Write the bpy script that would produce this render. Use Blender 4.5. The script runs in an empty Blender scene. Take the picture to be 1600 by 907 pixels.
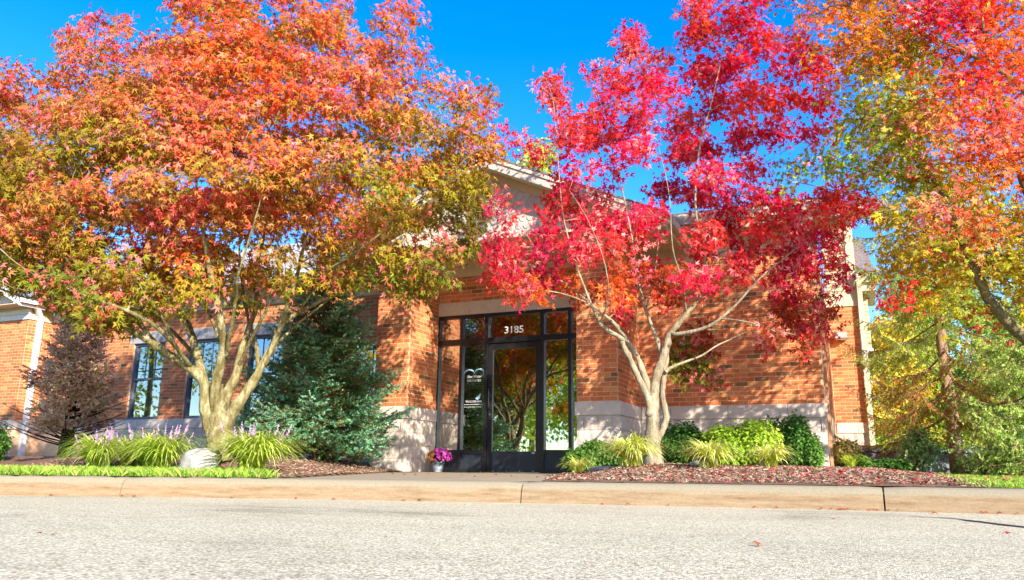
import bpy, math
import numpy as np
from mathutils import Vector, Matrix

# ------------------------------------------------------------------ camera, sky, sun, exposure
S = bpy.context.scene
COL = S.collection
F_PX, YAW, PITCH, ROLL, CAM_H = 1244.0, math.radians(23.4), math.radians(12.85), math.radians(0.63), 0.02

_fw = np.array([-math.sin(YAW)*math.cos(PITCH), math.cos(YAW)*math.cos(PITCH), math.sin(PITCH)])
_r0 = np.array([math.cos(YAW), math.sin(YAW), 0.0])
_u0 = np.cross(_r0, _fw)
_r = math.cos(ROLL)*_r0 + math.sin(ROLL)*_u0
_u = -math.sin(ROLL)*_r0 + math.cos(ROLL)*_u0
F0 = np.array([-math.sin(YAW), math.cos(YAW), 0.0])      # horizontal view direction
CAM = np.array([0, 0, CAM_H])

cd = bpy.data.cameras.new('camera'); cam = bpy.data.objects.new('camera', cd); COL.objects.link(cam)
cd.sensor_width = 36.0; cd.lens = F_PX/1600*36; cd.clip_start = 0.05; cd.clip_end = 3000
M = Matrix(((_r[0], _u[0], -_fw[0], 0), (_r[1], _u[1], -_fw[1], 0), (_r[2], _u[2], -_fw[2], CAM_H), (0, 0, 0, 1)))
cam.matrix_world = M
S.camera = cam

SUN = np.array([0.68, -0.55, 0.43]); SUN = SUN/np.linalg.norm(SUN)
w = bpy.data.worlds.new('World'); S.world = w; w.use_nodes = True
wn = w.node_tree; wn.nodes.clear()
wo = wn.nodes.new('ShaderNodeOutputWorld'); bg = wn.nodes.new('ShaderNodeBackground')
sky = wn.nodes.new('ShaderNodeTexSky'); sky.sky_type = 'NISHITA'; sky.sun_disc = False
sky.sun_elevation = math.asin(SUN[2]); sky.sun_rotation = math.atan2(SUN[0], SUN[1])
sky.air_density = 1.0; sky.dust_density = 0.3; sky.ozone_density = 3.0; sky.altitude = 200
hs = wn.nodes.new('ShaderNodeHueSaturation'); hs.inputs['Saturation'].default_value = 1.42; hs.inputs['Value'].default_value = .80; hs.inputs['Hue'].default_value = .515
bg.inputs['Strength'].default_value = 0.15
wn.links.new(sky.outputs[0], hs.inputs['Color']); wn.links.new(hs.outputs[0], bg.inputs[0]); wn.links.new(bg.outputs[0], wo.inputs[0])
sl = bpy.data.lights.new('sun', 'SUN'); so = bpy.data.objects.new('sun', sl); COL.objects.link(so)
sl.energy = 3.1; sl.angle = math.radians(0.5); sl.color = (1.0, 0.93, 0.82)
so.rotation_euler = Vector(-SUN).to_track_quat('-Z', 'Y').to_euler(); so.location = (8, -10, 15)
vs = S.view_settings; vs.view_transform = 'Standard'; vs.look = 'None'; vs.gamma = 1.0; vs.use_curve_mapping = False
vs.exposure = 1.90
S.render.engine = 'CYCLES'
S.cycles.max_bounces = 6; S.cycles.diffuse_bounces = 4; S.cycles.glossy_bounces = 3; S.cycles.transmission_bounces = 4; S.cycles.transparent_max_bounces = 8

# ------------------------------------------------------------------ helpers
rng = np.random.default_rng(11)

def at(px, py, D):
    """point of the photo at horizontal distance D from the camera's place"""
    d = _fw + (px-800)/F_PX*_r - (py-453.5)/F_PX*_u
    return CAM + d*D/(d@F0)
def onY(px, py, Y):
    d = _fw + (px-800)/F_PX*_r - (py-453.5)/F_PX*_u
    return CAM + d*Y/d[1]

def tag(o, label=None, cat=None, group=None, kind=None):
    if label: o['label'] = label
    if cat: o['category'] = cat
    if group: o['group'] = group
    if kind: o['kind'] = kind
    return o
def empty(name, loc=(0, 0, 0), label=None, cat=None, group=None, parent=None):
    o = bpy.data.objects.new(name, None); COL.objects.link(o); o.location = loc; o.empty_display_size = .1
    if parent: o.parent = parent
    return tag(o, label, cat, group)

class MB:
    """collects vertices and faces (arrays), builds ONE mesh object"""
    def __init__(s): s.v = []; s.f = []; s.c = []; s.n = 0
    def add(s, v, f, c=None):
        v = np.asarray(v, float).reshape(-1, 3); f = np.asarray(f, int)
        s.v.append(v); s.f.append(f+s.n); s.n += len(v)
        if c is not None:
            c = np.asarray(c, float)
            s.c.append(np.broadcast_to(c, (len(v), 3)) if c.ndim == 1 else c)
    def box(s, x0, x1, y0, y1, z0, z1):
        v = [(x0,y0,z0),(x1,y0,z0),(x1,y1,z0),(x0,y1,z0),(x0,y0,z1),(x1,y0,z1),(x1,y1,z1),(x0,y1,z1)]
        s.add(v, [(0,3,2,1),(4,5,6,7),(0,1,5,4),(1,2,6,5),(2,3,7,6),(3,0,4,7)]); return s
    def prism(s, pts, y0, y1):
        """polygon in (x,z) extruded along y (fan caps, convex or mild)"""
        n = len(pts); v = [(p[0], y0, p[1]) for p in pts] + [(p[0], y1, p[1]) for p in pts]
        s.add(v, [(i, (i+1) % n, n+(i+1) % n, n+i) for i in range(n)])
        s.v.append(np.array([(p[0], y0, p[1]) for p in pts] + [(p[0], y1, p[1]) for p in pts], float))
        s.f.append(np.array([list(range(n))])+s.n); s.f.append(np.array([list(range(2*n-1, n-1, -1))])+s.n); s.n += 2*n
        return s
    def quad(s, a, b, c, d): s.add([a, b, c, d], [(0, 1, 2, 3)]); return s
    def mesh(s, name, smooth=False):
        v = np.concatenate(s.v)
        me = bpy.data.meshes.new(name); me.vertices.add(len(v)); me.vertices.foreach_set('co', v.ravel())
        tot = np.concatenate([np.full(len(f), f.shape[1]) for f in s.f]); idx = np.concatenate([f.ravel() for f in s.f])
        st = np.concatenate([[0], np.cumsum(tot)[:-1]])
        me.loops.add(len(idx)); me.loops.foreach_set('vertex_index', idx.astype(np.int32))
        me.polygons.add(len(tot)); me.polygons.foreach_set('loop_start', st.astype(np.int32)); me.polygons.foreach_set('loop_total', tot.astype(np.int32))
        me.polygons.foreach_set('use_smooth', np.full(len(tot), bool(smooth)))
        if s.c:
            c = np.concatenate(s.c); a = me.color_attributes.new('Col', 'FLOAT_COLOR', 'POINT')
            a.data.foreach_set('color', np.concatenate([c, np.ones((len(c), 1))], 1).astype(np.float32).ravel())
        me.update(calc_edges=True); me.validate()
        return me
    def build(s, name, mat, parent=None, smooth=False, **kw):
        me = s.mesh(name, smooth); me.materials.append(mat)
        o = bpy.data.objects.new(name, me); COL.objects.link(o)
        if parent: o.parent = parent
        return tag(o, **kw)
def link(name, me, parent=None, loc=None, scale=None, rotz=0, **kw):
    o = bpy.data.objects.new(name, me); COL.objects.link(o)
    if parent: o.parent = parent
    if loc is not None: o.location = loc
    if scale is not None: o.scale = scale
    if rotz: o.rotation_euler = (0, 0, rotz)
    return tag(o, **kw)

# ---- materials
def newmat(name):
    m = bpy.data.materials.new(name); m.use_nodes = True; nt = m.node_tree
    return m, nt, nt.nodes['Principled BSDF']
def N(nt, t, **kw):
    n = nt.nodes.new('ShaderNode'+t)
    for k, v in kw.items(): setattr(n, k, v)
    return n
def ramp(nt, fac, stops, interp='LINEAR'):
    r = N(nt, 'ValToRGB'); cr = r.color_ramp; cr.interpolation = interp
    while len(cr.elements) < len(stops): cr.elements.new(0.5)
    for e, (p, c) in zip(cr.elements, stops): e.position = p; e.color = (*c, 1)
    nt.links.new(fac, r.inputs[0]); return r.outputs[0]
def noise(nt, scale, detail=4, rough=.6, vec=None):
    n = N(nt, 'TexNoise'); n.inputs['Scale'].default_value = scale; n.inputs['Detail'].default_value = detail; n.inputs['Roughness'].default_value = rough
    if vec is not None: nt.links.new(vec, n.inputs['Vector'])
    return n.outputs['Fac']
def objco(nt): return N(nt, 'TexCoord').outputs['Object']
def worldpos(nt): return N(nt, 'NewGeometry').outputs['Position']
def mixc(nt, fac, a, b, mode='MIX'):
    m = N(nt, 'MixRGB', blend_type=mode)
    for s, v in ((0, fac), (1, a), (2, b)):
        if hasattr(v, 'is_output'): nt.links.new(v, m.inputs[s])
        else: m.inputs[s].default_value = v if s == 0 else (*v, 1)
    return m.outputs[0]
def bump(nt, bs, h, strength, dist=.01):
    b = N(nt, 'Bump'); b.inputs['Strength'].default_value = strength; b.inputs['Distance'].default_value = dist
    nt.links.new(h, b.inputs['Height']); nt.links.new(b.outputs[0], bs.inputs['Normal'])
def surf(name, c1, c2, scale=8, rough=.7, bstr=.2, bdist=.005, bscale=None, spec=.3, lo=.35, hi=.65, detail=5):
    m, nt, b = newmat(name); p = worldpos(nt)
    n = noise(nt, scale, detail, .65, p)
    nt.links.new(ramp(nt, n, [(lo, c1), (hi, c2)]), b.inputs['Base Color'])
    b.inputs['Roughness'].default_value = rough; b.inputs['Specular IOR Level'].default_value = spec
    if bstr: bump(nt, b, noise(nt, bscale or scale*6, 6, .7, p), bstr, bdist)
    return m
def leafmat(name, transl=.35, rough=.55, spec=.06):
    m, nt, b = newmat(name); out = nt.nodes['Material Output']
    a = N(nt, 'VertexColor', layer_name='Col'); 
    nt.links.new(a.outputs[0], b.inputs['Base Color']); b.inputs['Roughness'].default_value = rough; b.inputs['Specular IOR Level'].default_value = spec
    t = N(nt, 'BsdfTranslucent'); mx = N(nt, 'MixShader'); mx.inputs[0].default_value = transl
    hsv = N(nt, 'HueSaturation'); hsv.inputs['Saturation'].default_value = 1.15; hsv.inputs['Value'].default_value = 1.25
    nt.links.new(a.outputs[0], hsv.inputs['Color']); nt.links.new(hsv.outputs[0], t.inputs['Color'])
    nt.links.new(b.outputs[0], mx.inputs[1]); nt.links.new(t.outputs[0], mx.inputs[2]); nt.links.new(mx.outputs[0], out.inputs[0])
    return m

# brick: each brick its own tone, fine grain and soot
def brickmat():
    m, nt, b = newmat('fired clay brick'); p = worldpos(nt)
    g = N(nt, 'NewGeometry'); oi = N(nt, 'ObjectInfo')
    ad = N(nt, 'Math', operation='ADD'); nt.links.new(g.outputs['Random Per Island'], ad.inputs[0]); nt.links.new(oi.outputs['Random'], ad.inputs[1])
    fr = N(nt, 'Math', operation='FRACT'); nt.links.new(ad.outputs[0], fr.inputs[0])
    c = ramp(nt, fr.outputs[0], [(0, (.25, .125, .045)), (.06, (.54, .155, .052)), (.22, (.61, .185, .064)), (.40, (.66, .21, .072)), (.55, (.56, .16, .055)), (.70, (.63, .22, .085)), (.82, (.66, .29, .10)), (.90, (.59, .18, .06)), (.97, (.34, .16, .055))], 'CONSTANT')
    n = noise(nt, 26, 6, .7, p)
    c = mixc(nt, .55, c, ramp(nt, n, [(.3, (.55, .5, .45)), (.55, (1, 1, 1)), (.75, (1.2, 1.15, 1.1))]), 'MULTIPLY')
    nt.links.new(c, b.inputs['Base Color']); b.inputs['Roughness'].default_value = .85; b.inputs['Specular IOR Level'].default_value = .2
    bump(nt, b, noise(nt, 160, 5, .7, p), .5, .004)
    return m
BRICK = brickmat()
MORTAR = surf('mortar', (.62, .38, .22), (.72, .48, .30), 30, .95, .4, .004, spec=.1)
def stonemat(name, c1, c2):
    m, nt, b = newmat(name); p = worldpos(nt)
    oi = N(nt, 'ObjectInfo')
    n = noise(nt, 14, 6, .7, p)
    c = ramp(nt, n, [(.3, c1), (.7, c2)])
    c = mixc(nt, .5, c, ramp(nt, oi.outputs['Random'], [(0, (.86, .86, .86)), (1, (1.08, 1.07, 1.06))]), 'MULTIPLY')
    nt.links.new(c, b.inputs['Base Color']); b.inputs['Roughness'].default_value = .9; b.inputs['Specular IOR Level'].default_value = .2
    bump(nt, b, noise(nt, 45, 7, .75, p), .55, .012)
    return m
BLOCK = stonemat('split face block', (.48, .40, .33), (.62, .53, .44))
CAST = surf('cast stone', (.54, .45, .37), (.62, .53, .45), 9, .85, .15, .003, spec=.2)
WLINT = surf('shaded window lintel', (.30, .29, .29), (.38, .36, .35), 9, .85, .15, .003, spec=.2)  # cast stone over the windows, its shade put into a darker grey
LINTEL = surf('cast stone lintel', (.50, .42, .30), (.58, .50, .37), 9, .85, .15, .003, spec=.2)
TRIM = surf('cream painted trim', (.56, .47, .31), (.62, .53, .37), 3, .55, .05, .002, spec=.35)
CREAM = surf('cream fascia paint', (.50, .44, .34), (.57, .51, .40), 4, .5, .05, .002, spec=.35)
WHITE = surf('white painted trim', (.68, .68, .66), (.76, .76, .74), 4, .5, .05, .002, spec=.4)
SIDING = surf('tan lap siding', (.48, .40, .25), (.54, .45, .29), 5, .6, .05, .002, spec=.3)
SCAL = surf('grey beige scallop shingle', (.46, .40, .34), (.55, .49, .42), 7, .8, .15, .002, spec=.2)
ROOF = surf('weathered roof shingle', (.12, .09, .09), (.26, .20, .18), 22, .95, .5, .006, 120, spec=.1)
ROOF_SUNLIT = surf('sunlit roof shingle', (.34, .30, .28), (.46, .42, .39), 22, .95, .5, .006, 120, spec=.1)  # same shingle as the other roofs, sunlight put into a paler colour
BLACK = surf('black anodised aluminium', (.010, .010, .011), (.016, .016, .018), 5, .38, .0, spec=.5)
KICK = surf('dark kick panel', (.012, .016, .022), (.03, .035, .045), 60, .45, .3, .001, 300, spec=.5)
WINF = surf('grey blue window frame', (.075, .095, .12), (.10, .125, .15), 4, .5, .03, .001, spec=.4)
METAL = surf('brushed steel', (.55, .55, .55), (.65, .65, .65), 30, .3, 0); METAL.node_tree.nodes['Principled BSDF'].inputs['Metallic'].default_value = 1
ROOM = surf('dark interior', (.012, .011, .010), (.02, .018, .016), 2, .9, 0)
DECAL = surf('white vinyl lettering', (.56, .56, .55), (.62, .62, .61), 4, .6, 0)
DECALB = surf('pale blue vinyl', (.32, .55, .68), (.4, .62, .74), 4, .6, 0)
def glassmat(name, tint, refl):
    m, nt, b = newmat(name); out = nt.nodes['Material Output']
    g = N(nt, 'BsdfGlossy'); g.inputs['Roughness'].default_value = .012; g.inputs['Color'].default_value = (.97, .97, .95, 1)
    t = N(nt, 'BsdfTransparent'); t.inputs['Color'].default_value = (*tint, 1)
    lw = N(nt, 'LayerWeight'); lw.inputs['Blend'].default_value = .35
    mr = N(nt, 'MapRange'); mr.inputs['To Min'].default_value = refl; mr.inputs['To Max'].default_value = 1
    nt.links.new(lw.outputs['Fresnel'], mr.inputs['Value'])
    mx = N(nt, 'MixShader'); nt.links.new(mr.outputs[0], mx.inputs[0]); nt.links.new(t.outputs[0], mx.inputs[1]); nt.links.new(g.outputs[0], mx.inputs[2])
    nt.links.new(mx.outputs[0], out.inputs[0]); return m
GLASS = glassmat('storefront glass', (.40, .40, .37), .48)
GLASSW = glassmat('window glass', (.30, .38, .42), .42)

def roadmat():
    m, nt, b = newmat('worn pale asphalt'); p = worldpos(nt)
    v = N(nt, 'TexVoronoi'); v.inputs['Scale'].default_value = 105; nt.links.new(p, v.inputs['Vector'])
    v2 = N(nt, 'TexVoronoi'); v2.inputs['Scale'].default_value = 240; nt.links.new(p, v2.inputs['Vector'])
    sep = N(nt, 'SeparateColor'); nt.links.new(v.outputs['Color'], sep.inputs[0])
    stone = ramp(nt, sep.outputs[0], [(0, (.42, .36, .225)), (.3, (.61, .55, .355)), (.6, (.74, .67, .45)), (.85, (.82, .76, .54)), (1, (.52, .41, .26))])
    gap = ramp(nt, v.outputs['Distance'], [(.42, (1, 1, 1)), (.8, (.5, .46, .41))])
    c = mixc(nt, 1.0, stone, gap, 'MULTIPLY')
    big = noise(nt, .9, 6, .65, p)
    c = mixc(nt, 1.0, c, ramp(nt, big, [(.30, (.78, .77, .76)), (.44, (.97, .96, .95)), (.7, (1.05, 1.04, 1.02))]), 'MULTIPLY')
    st = N(nt, 'Mapping'); st.inputs['Scale'].default_value = (.35, 1.1, 1); st.inputs['Rotation'].default_value = (0, 0, -.2); nt.links.new(p, st.inputs['Vector'])
    tr = noise(nt, 1.1, 7, .72, st.outputs[0])
    c = mixc(nt, 1.0, c, ramp(nt, tr, [(.33, (.66, .65, .63)), (.41, (.93, .93, .92)), (.50, (1, 1, 1))]), 'MULTIPLY')
    pit = noise(nt, 38, 3, .6, p)
    c = mixc(nt, 1.0, c, ramp(nt, pit, [(.30, (.45, .42, .4)), (.38, (1, 1, 1))]), 'MULTIPLY')
    nt.links.new(c, b.inputs['Base Color']); b.inputs['Roughness'].default_value = .9; b.inputs['Specular IOR Level'].default_value = .15
    h = N(nt, 'Math', operation='MULTIPLY_ADD'); nt.links.new(v.outputs['Distance'], h.inputs[0]); h.inputs[1].default_value = -1.0
    nt.links.new(v2.outputs['Distance'], h.inputs[2])
    bump(nt, b, h.outputs[0], .55, .006)
    return m
ROAD = roadmat()
def kerbmat():
    m, nt, b = newmat('stained concrete kerb'); p = worldpos(nt)
    st = N(nt, 'Mapping'); st.inputs['Scale'].default_value = (1.2, 1.2, 12); nt.links.new(p, st.inputs['Vector'])
    n = noise(nt, 2.2, 8, .75, st.outputs[0])
    c = ramp(nt, n, [(.32, (.165, .095, .048)), (.45, (.245, .165, .09)), (.62, (.30, .22, .13))])
    n2 = noise(nt, 60, 5, .7, p)
    c = mixc(nt, .5, c, ramp(nt, n2, [(.3, (.7, .68, .65)), (.6, (1.05, 1.05, 1.05))]), 'MULTIPLY')
    # cleaner, paler wear along the rounded top
    sx = N(nt, 'SeparateXYZ'); nt.links.new(p, sx.inputs[0])
    mr = N(nt, 'MapRange'); mr.inputs['From Min'].default_value = -.115; mr.inputs['From Max'].default_value = -.085
    nz = N(nt, 'Math', operation='MULTIPLY_ADD'); nt.links.new(n, nz.inputs[0]); nz.inputs[1].default_value = .05; nt.links.new(sx.outputs[2], nz.inputs[2])
    nt.links.new(nz.outputs[0], mr.inputs['Value'])
    c = mixc(nt, mr.outputs[0], c, ramp(nt, n2, [(.3, (.22, .18, .115)), (.7, (.285, .24, .155))]))
    nt.links.new(c, b.inputs['Base Color']); b.inputs['Roughness'].default_value = .9; b.inputs['Specular IOR Level'].default_value = .15
    bump(nt, b, n2, .35, .004)
    return m
KERB = kerbmat()
WALK = surf('broom finished concrete', (.28, .225, .14), (.34, .28, .18), 5, .9, .25, .003, 90, spec=.15)
SOIL = surf('dark bark soil', (.14, .08, .05), (.27, .165, .10), 30, .95, .8, .02, 80, spec=.1)
TURF = surf('turf soil', (.05, .09, .015), (.10, .16, .03), 12, .95, .5, .01, spec=.1)
FIELD = surf('distant grass', (.07, .12, .02), (.12, .18, .04), 1.5, .95, .3, .02, spec=.1)
ROCK = surf('pale boulder', (.30, .28, .23), (.46, .43, .36), 7, .85, .6, .02, 18, spec=.2)
WALLB = stonemat('grey retaining block', (.13, .14, .16), (.22, .23, .25))
POT = surf('grey plastic pot', (.33, .37, .42), (.38, .42, .47), 5, .45, .03, .001)
def barkmat(name, c1, c2, c3, scale=14):
    m, nt, b = newmat(name); p = worldpos(nt)
    mp = N(nt, 'Mapping'); mp.inputs['Scale'].default_value = (1, 1, .35); nt.links.new(p, mp.inputs['Vector'])
    n = noise(nt, scale, 7, .7, mp.outputs[0]); n2 = noise(nt, scale*3.3, 4, .6, p)
    c = ramp(nt, n, [(.30, c1), (.48, c2), (.68, c3)])
    c = mixc(nt, .6, c, ramp(nt, n2, [(.3, (.6, .6, .58)), (.6, (1.1, 1.1, 1.08))]), 'MULTIPLY')
    nt.links.new(c, b.inputs['Base Color']); b.inputs['Roughness'].default_value = .85; b.inputs['Specular IOR Level'].default_value = .2
    bump(nt, b, n, 1.0, .03); return m
BARK_O = barkmat('olive lichen bark', (.075, .058, .022), (.20, .16, .06), (.44, .385, .23))
BARK_P = barkmat('pale smooth bark', (.15, .115, .065), (.29, .23, .14), (.46, .39, .27))
BARK_B = barkmat('brown spruce bark', (.16, .085, .045), (.32, .19, .11), (.46, .32, .22), 20)
BARK_D = barkmat('dark maple bark', (.10, .08, .035), (.19, .15, .07), (.30, .25, .13))
CHAR = surf('dead dark wood', (.010, .007, .008), (.03, .02, .02), 20, .9, .3, .004)
LEAF = leafmat('maple leaf'); LEAFB = leafmat('broad leaf', .4); NEEDLE = leafmat('conifer needle', .28, .6, .2); BLADE = leafmat('grass blade', .35, .5, .3)
PETAL = leafmat('petal', .25, .6, .2); CHIP = leafmat('bark chip', .0, .95, .1)
CRACK = surf('crack filler', (.015, .014, .013), (.03, .028, .026), 20, .9, .2)

# ------------------------------------------------------------------ ground layout
def kerbY(x):
    x = np.asarray(x, float); xc = np.clip(x, -8.5, 1.5)
    return 6.798+.0485*xc-.0279*xc*xc + (x-xc)*(.0485-.0558*xc)
def backY(x): return kerbY(x)+.18
def walkL(y): return -4.75-(y-5.85)*.359
def walkR(y): return -2.6-(y-6.75)*.27
def sst(t): t = np.clip(t, 0, 1); return t*t*(3-2*t)
def bedfront(x): return backY(x)+np.clip((-4.95-x)*1.0, 0, 1.35)+np.clip((-8.3-x)*.8, 0, 2.2)
def lawn_end(y): return .85+.02*(y-7)
def hn(x, y, s=1.0):
    return .5*np.sin(x*2.3*s+1.3*np.sin(y*1.7*s))+.5*np.sin(y*2.9*s+1.1*np.sin(x*2.1*s+.5))
def gz(x, y):
    x = np.asarray(x, float); y = np.asarray(y, float)
    b = -.06+.06*np.clip((y-backY(x))/(11-backY(x)), 0, 1)
    dl = np.minimum(y-bedfront(x), walkL(y)-x)
    dr = np.minimum(np.minimum((y-backY(x))/1.9, (x-walkR(y))/1.1), (lawn_end(y)-x)/1.2+.15)
    amp = np.clip(.115-.015*(x+2.2), .06, .12)
    ml = np.where(dl > 0, .17*sst(dl/1.5)+.012, 0); mr = np.where(dr > 0, amp*sst(dr)+.012, 0)
    return b + ml + mr + np.where((dl > 0) | (dr > 0), .012*hn(x, y, 2.4), 0)

def sheet(name, x0, x1, y0, y1, step, mask, mat, dz=0.0, zf=gz, **kw):
    xs = np.arange(x0, x1+step, step); ys = np.arange(y0, y1+step, step)
    X, Y = np.meshgrid(xs, ys); Z = zf(X, Y)+dz
    nx = len(xs); cx = (X[:-1, :-1]+step/2); cy = (Y[:-1, :-1]+step/2); k = mask(cx, cy)
    j, i = np.nonzero(k); a = j*nx+i
    f = np.stack([a, a+1, a+nx+1, a+nx], 1); u, inv = np.unique(f, return_inverse=True)
    v = np.stack([X.ravel(), Y.ravel(), Z.ravel()], 1)[u]
    b = MB(); b.add(v, inv.reshape(f.shape)); return b.build(name, mat, smooth=True, **kw)

b = MB(); b.quad((-900, -900, -.33), (900, -900, -.33), (900, 900, -.33), (-900, 900, -.33)); b.build('ground', FIELD, kind='structure')
# road: one sheet that follows the kerb
xs = np.concatenate([np.linspace(-60, -9, 18), np.linspace(-8.5, 2, 40), np.linspace(3, 60, 18)])
v = np.concatenate([np.stack([xs, kerbY(xs)+.05, np.full_like(xs, -.24)], 1), np.stack([xs, np.full_like(xs, -9.0)+kerbY(xs)*.6, np.full_like(xs, -.24)], 1)])
n = len(xs); b = MB(); b.add(v, [(i+n, i+n+1, i+1, i) for i in range(n-1)]); road = b.build('road', ROAD, kind='structure')
# crack in the road
cp = [onY(1330, 800, 6.7)]
def onZ(px, py, z):
    d = _fw + (px-800)/F_PX*_r - (py-453.5)/F_PX*_u
    return CAM + d*(z-CAM_H)/d[2]
cr = [onZ(px, py, -.236) for px, py in ((1420, 806.5), (1460, 808.5), (1490, 810), (1510, 813), (1535, 815.5), (1560, 819), (1580, 821), (1605, 824), (1640, 828), (1700, 836))]
wd = [.01, .02, .03, .07, .06, .075, .06, .055, .05, .04]
b = MB(); vv = []
for p, q in zip(cr, wd): vv += [(p[0], p[1]-q*(1+.4*rng.random()), p[2]), (p[0], p[1]+q*(1+.4*rng.random()), p[2])]
b.add(vv, [(2*i, 2*i+2, 2*i+3, 2*i+1) for i in range(len(cr)-1)]); b.build('crack', CRACK, road)
# kerb, cast in lengths with open joints
kerb = empty('kerb'); kerb['kind'] = 'structure'
prof = [(0, -.30), (0, -.24), (.012, -.145), (.02, -.118), (.034, -.094), (.056, -.074), (.085, -.064), (.18, -.06), (.18, -.30)]
joints = [-60, -40, -26, -18, -13.5, -10.2, -6.20, -2.70, .13, 3.2, 6.3, 9.4, 14, 20, 30, 60]
for a, c in zip(joints[:-1], joints[1:]):
    g = .006; xs = np.linspace(a+g, c-g, max(3, int(min(c-a, 8)/.15))); b = MB(); ring = []
    # rounded ends at the joints
    for i, x in enumerate(xs):
        y = float(kerbY(x)); e = .008 if i in (0, len(xs)-1) else 0
        for s_, z_ in prof: ring.append((x, y+s_+(e if s_ < .1 else 0), z_-(e if z_ > -.2 else 0)))
    m_ = len(prof); b.add(ring, [(i*m_+k, i*m_+k+1, (i+1)*m_+k+1, (i+1)*m_+k) for i in range(len(xs)-1) for k in range(m_-1)])
    b.f.append(np.array([list(range(m_))])); b.f.append(np.array([list(range(len(xs)*m_-1, len(xs)*m_-m_-1, -1))]))
    b.build('kerb_length', KERB, kerb)
# walkway to the door: three slabs with tooled joints
wk = empty('walkway'); wk['kind'] = 'structure'
ysl = [6.0, 7.6, 9.3, 10.98, 12.1]
for y0, y1 in zip(ysl[:-1], ysl[1:]):
    b = MB(); r = []; g = .006
    for y in np.linspace(y0+g, y1-g, 5):
        for t in np.linspace(0, 1, 9):
            x = walkL(y)-.15+t*(walkR(y)+.9-walkL(y)+.15)
            if y > 10.9: x = -6.62+t*(-3.6+6.62)
            yy = max(y, float(backY(x))+.004); r.append((x, yy, float(-.06+.06*np.clip((yy-backY(x))/(11-backY(x)), 0, 1))-.002))
    b.add(r, [(j*9+i, j*9+i+1, j*9+10+i, j*9+9+i) for j in range(4) for i in range(8)])
    b.build('slab', WALK, wk)
# lawns and beds
sheet('lawn', -22, -4.6, 1, 9.5, .12, lambda x, y: (y > backY(x)-.07) & (y < bedfront(x)+.25) & (x < walkL(y)), TURF, kind='structure')
sheet('lawn', .6, 9, 5, 18, .15, lambda x, y: (y > backY(x)-.08) & (x > lawn_end(y)-.15), TURF, -.001, kind='structure')
sheet('mulch_bed', -20, -4.7, 3.5, 13, .07, lambda x, y: (y > bedfront(x)) & (x < walkL(y)) & (y < 12.7), SOIL, .002, kind='structure')
sheet('mulch_bed', -4.2, 1.3, 6.3, 17.2, .06, lambda x, y: (y > backY(x)-.04) & (x > walkR(y)) & (x < lawn_end(y)) & ((y < 12.4) | (x > -.5)), SOIL, .003, kind='structure')

# ------------------------------------------------------------------ the building
ZT, ZF, ZL, ZB = 1.016, 2.62, 2.85, 3.29          # top of stone base, storefront head, lintel top, brick top
BLD = empty('office_building', (-5.1, 12.2, 0), 'single storey brick office building with scalloped gable over a glazed entrance', 'building')
BLD.location = (0, 0, 0)
# brick bodies (mortar colour); the bricks stand 6 mm proud of them
def body(name, boxes, mat=MORTAR):
    b = MB()
    for q in boxes: b.box(*q)
    return b.build(name, mat, BLD)
W_CL = body('column', [(-7.17, -6.54, 11.0, 12.75, -.2, 3.47)])
W_CR = body('column', [(-3.72, -3.10, 11.0, 12.35, -.2, 3.47)])
W_DR = body('wall', [(-6.54, -3.72, 11.95, 12.25, ZL-.01, 3.47)])
W_R = body('wall', [(-3.10, -.42, 12.2, 12.5, -.2, 3.55)])
W_RS = body('wall', [(-.72, -.423, 12.5, 17.2, -.2, 3.55)])
W_W = body('wall', [(-.423, .16, 17.0, 17.3, -.2, 3.55)])
WINS = [(-14.46, -13.55, ZT, 2.66), (-12.87, -11.96, ZT, 2.66), (-11.28, -10.37, ZT, 2.66), (-8.75, -7.55, ZT, 2.30)]
def holed(x0, x1, z0, z1, holes, y0, y1):
    out = []; xs = sorted({x0, x1, *[h[0] for h in holes], *[h[1] for h in holes]}); zs = sorted({z0, z1, *[h[2] for h in holes], *[h[3] for h in holes]})
    for i in range(len(xs)-1):
        run = None
        for k in range(len(zs)-1):
            cx, cz = (xs[i]+xs[i+1])/2, (zs[k]+zs[k+1])/2
            if any(h[0] < cx < h[1] and h[2] < cz < h[3] for h in holes):
                if run: out.append((xs[i], xs[i+1], y0, y1, *run)); run = None
            else: run = (run[0] if run else zs[k], zs[k+1])
        if run: out.append((xs[i], xs[i+1], y0, y1, *run))
    return out
W_L = body('wall', holed(-17.15, -7.17, -.2, 3.55, WINS, 12.6, 12.8))
W_G = body('wall', [(-23.5, -17.15, 12.0, 12.9, -.2, 3.47)])

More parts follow.
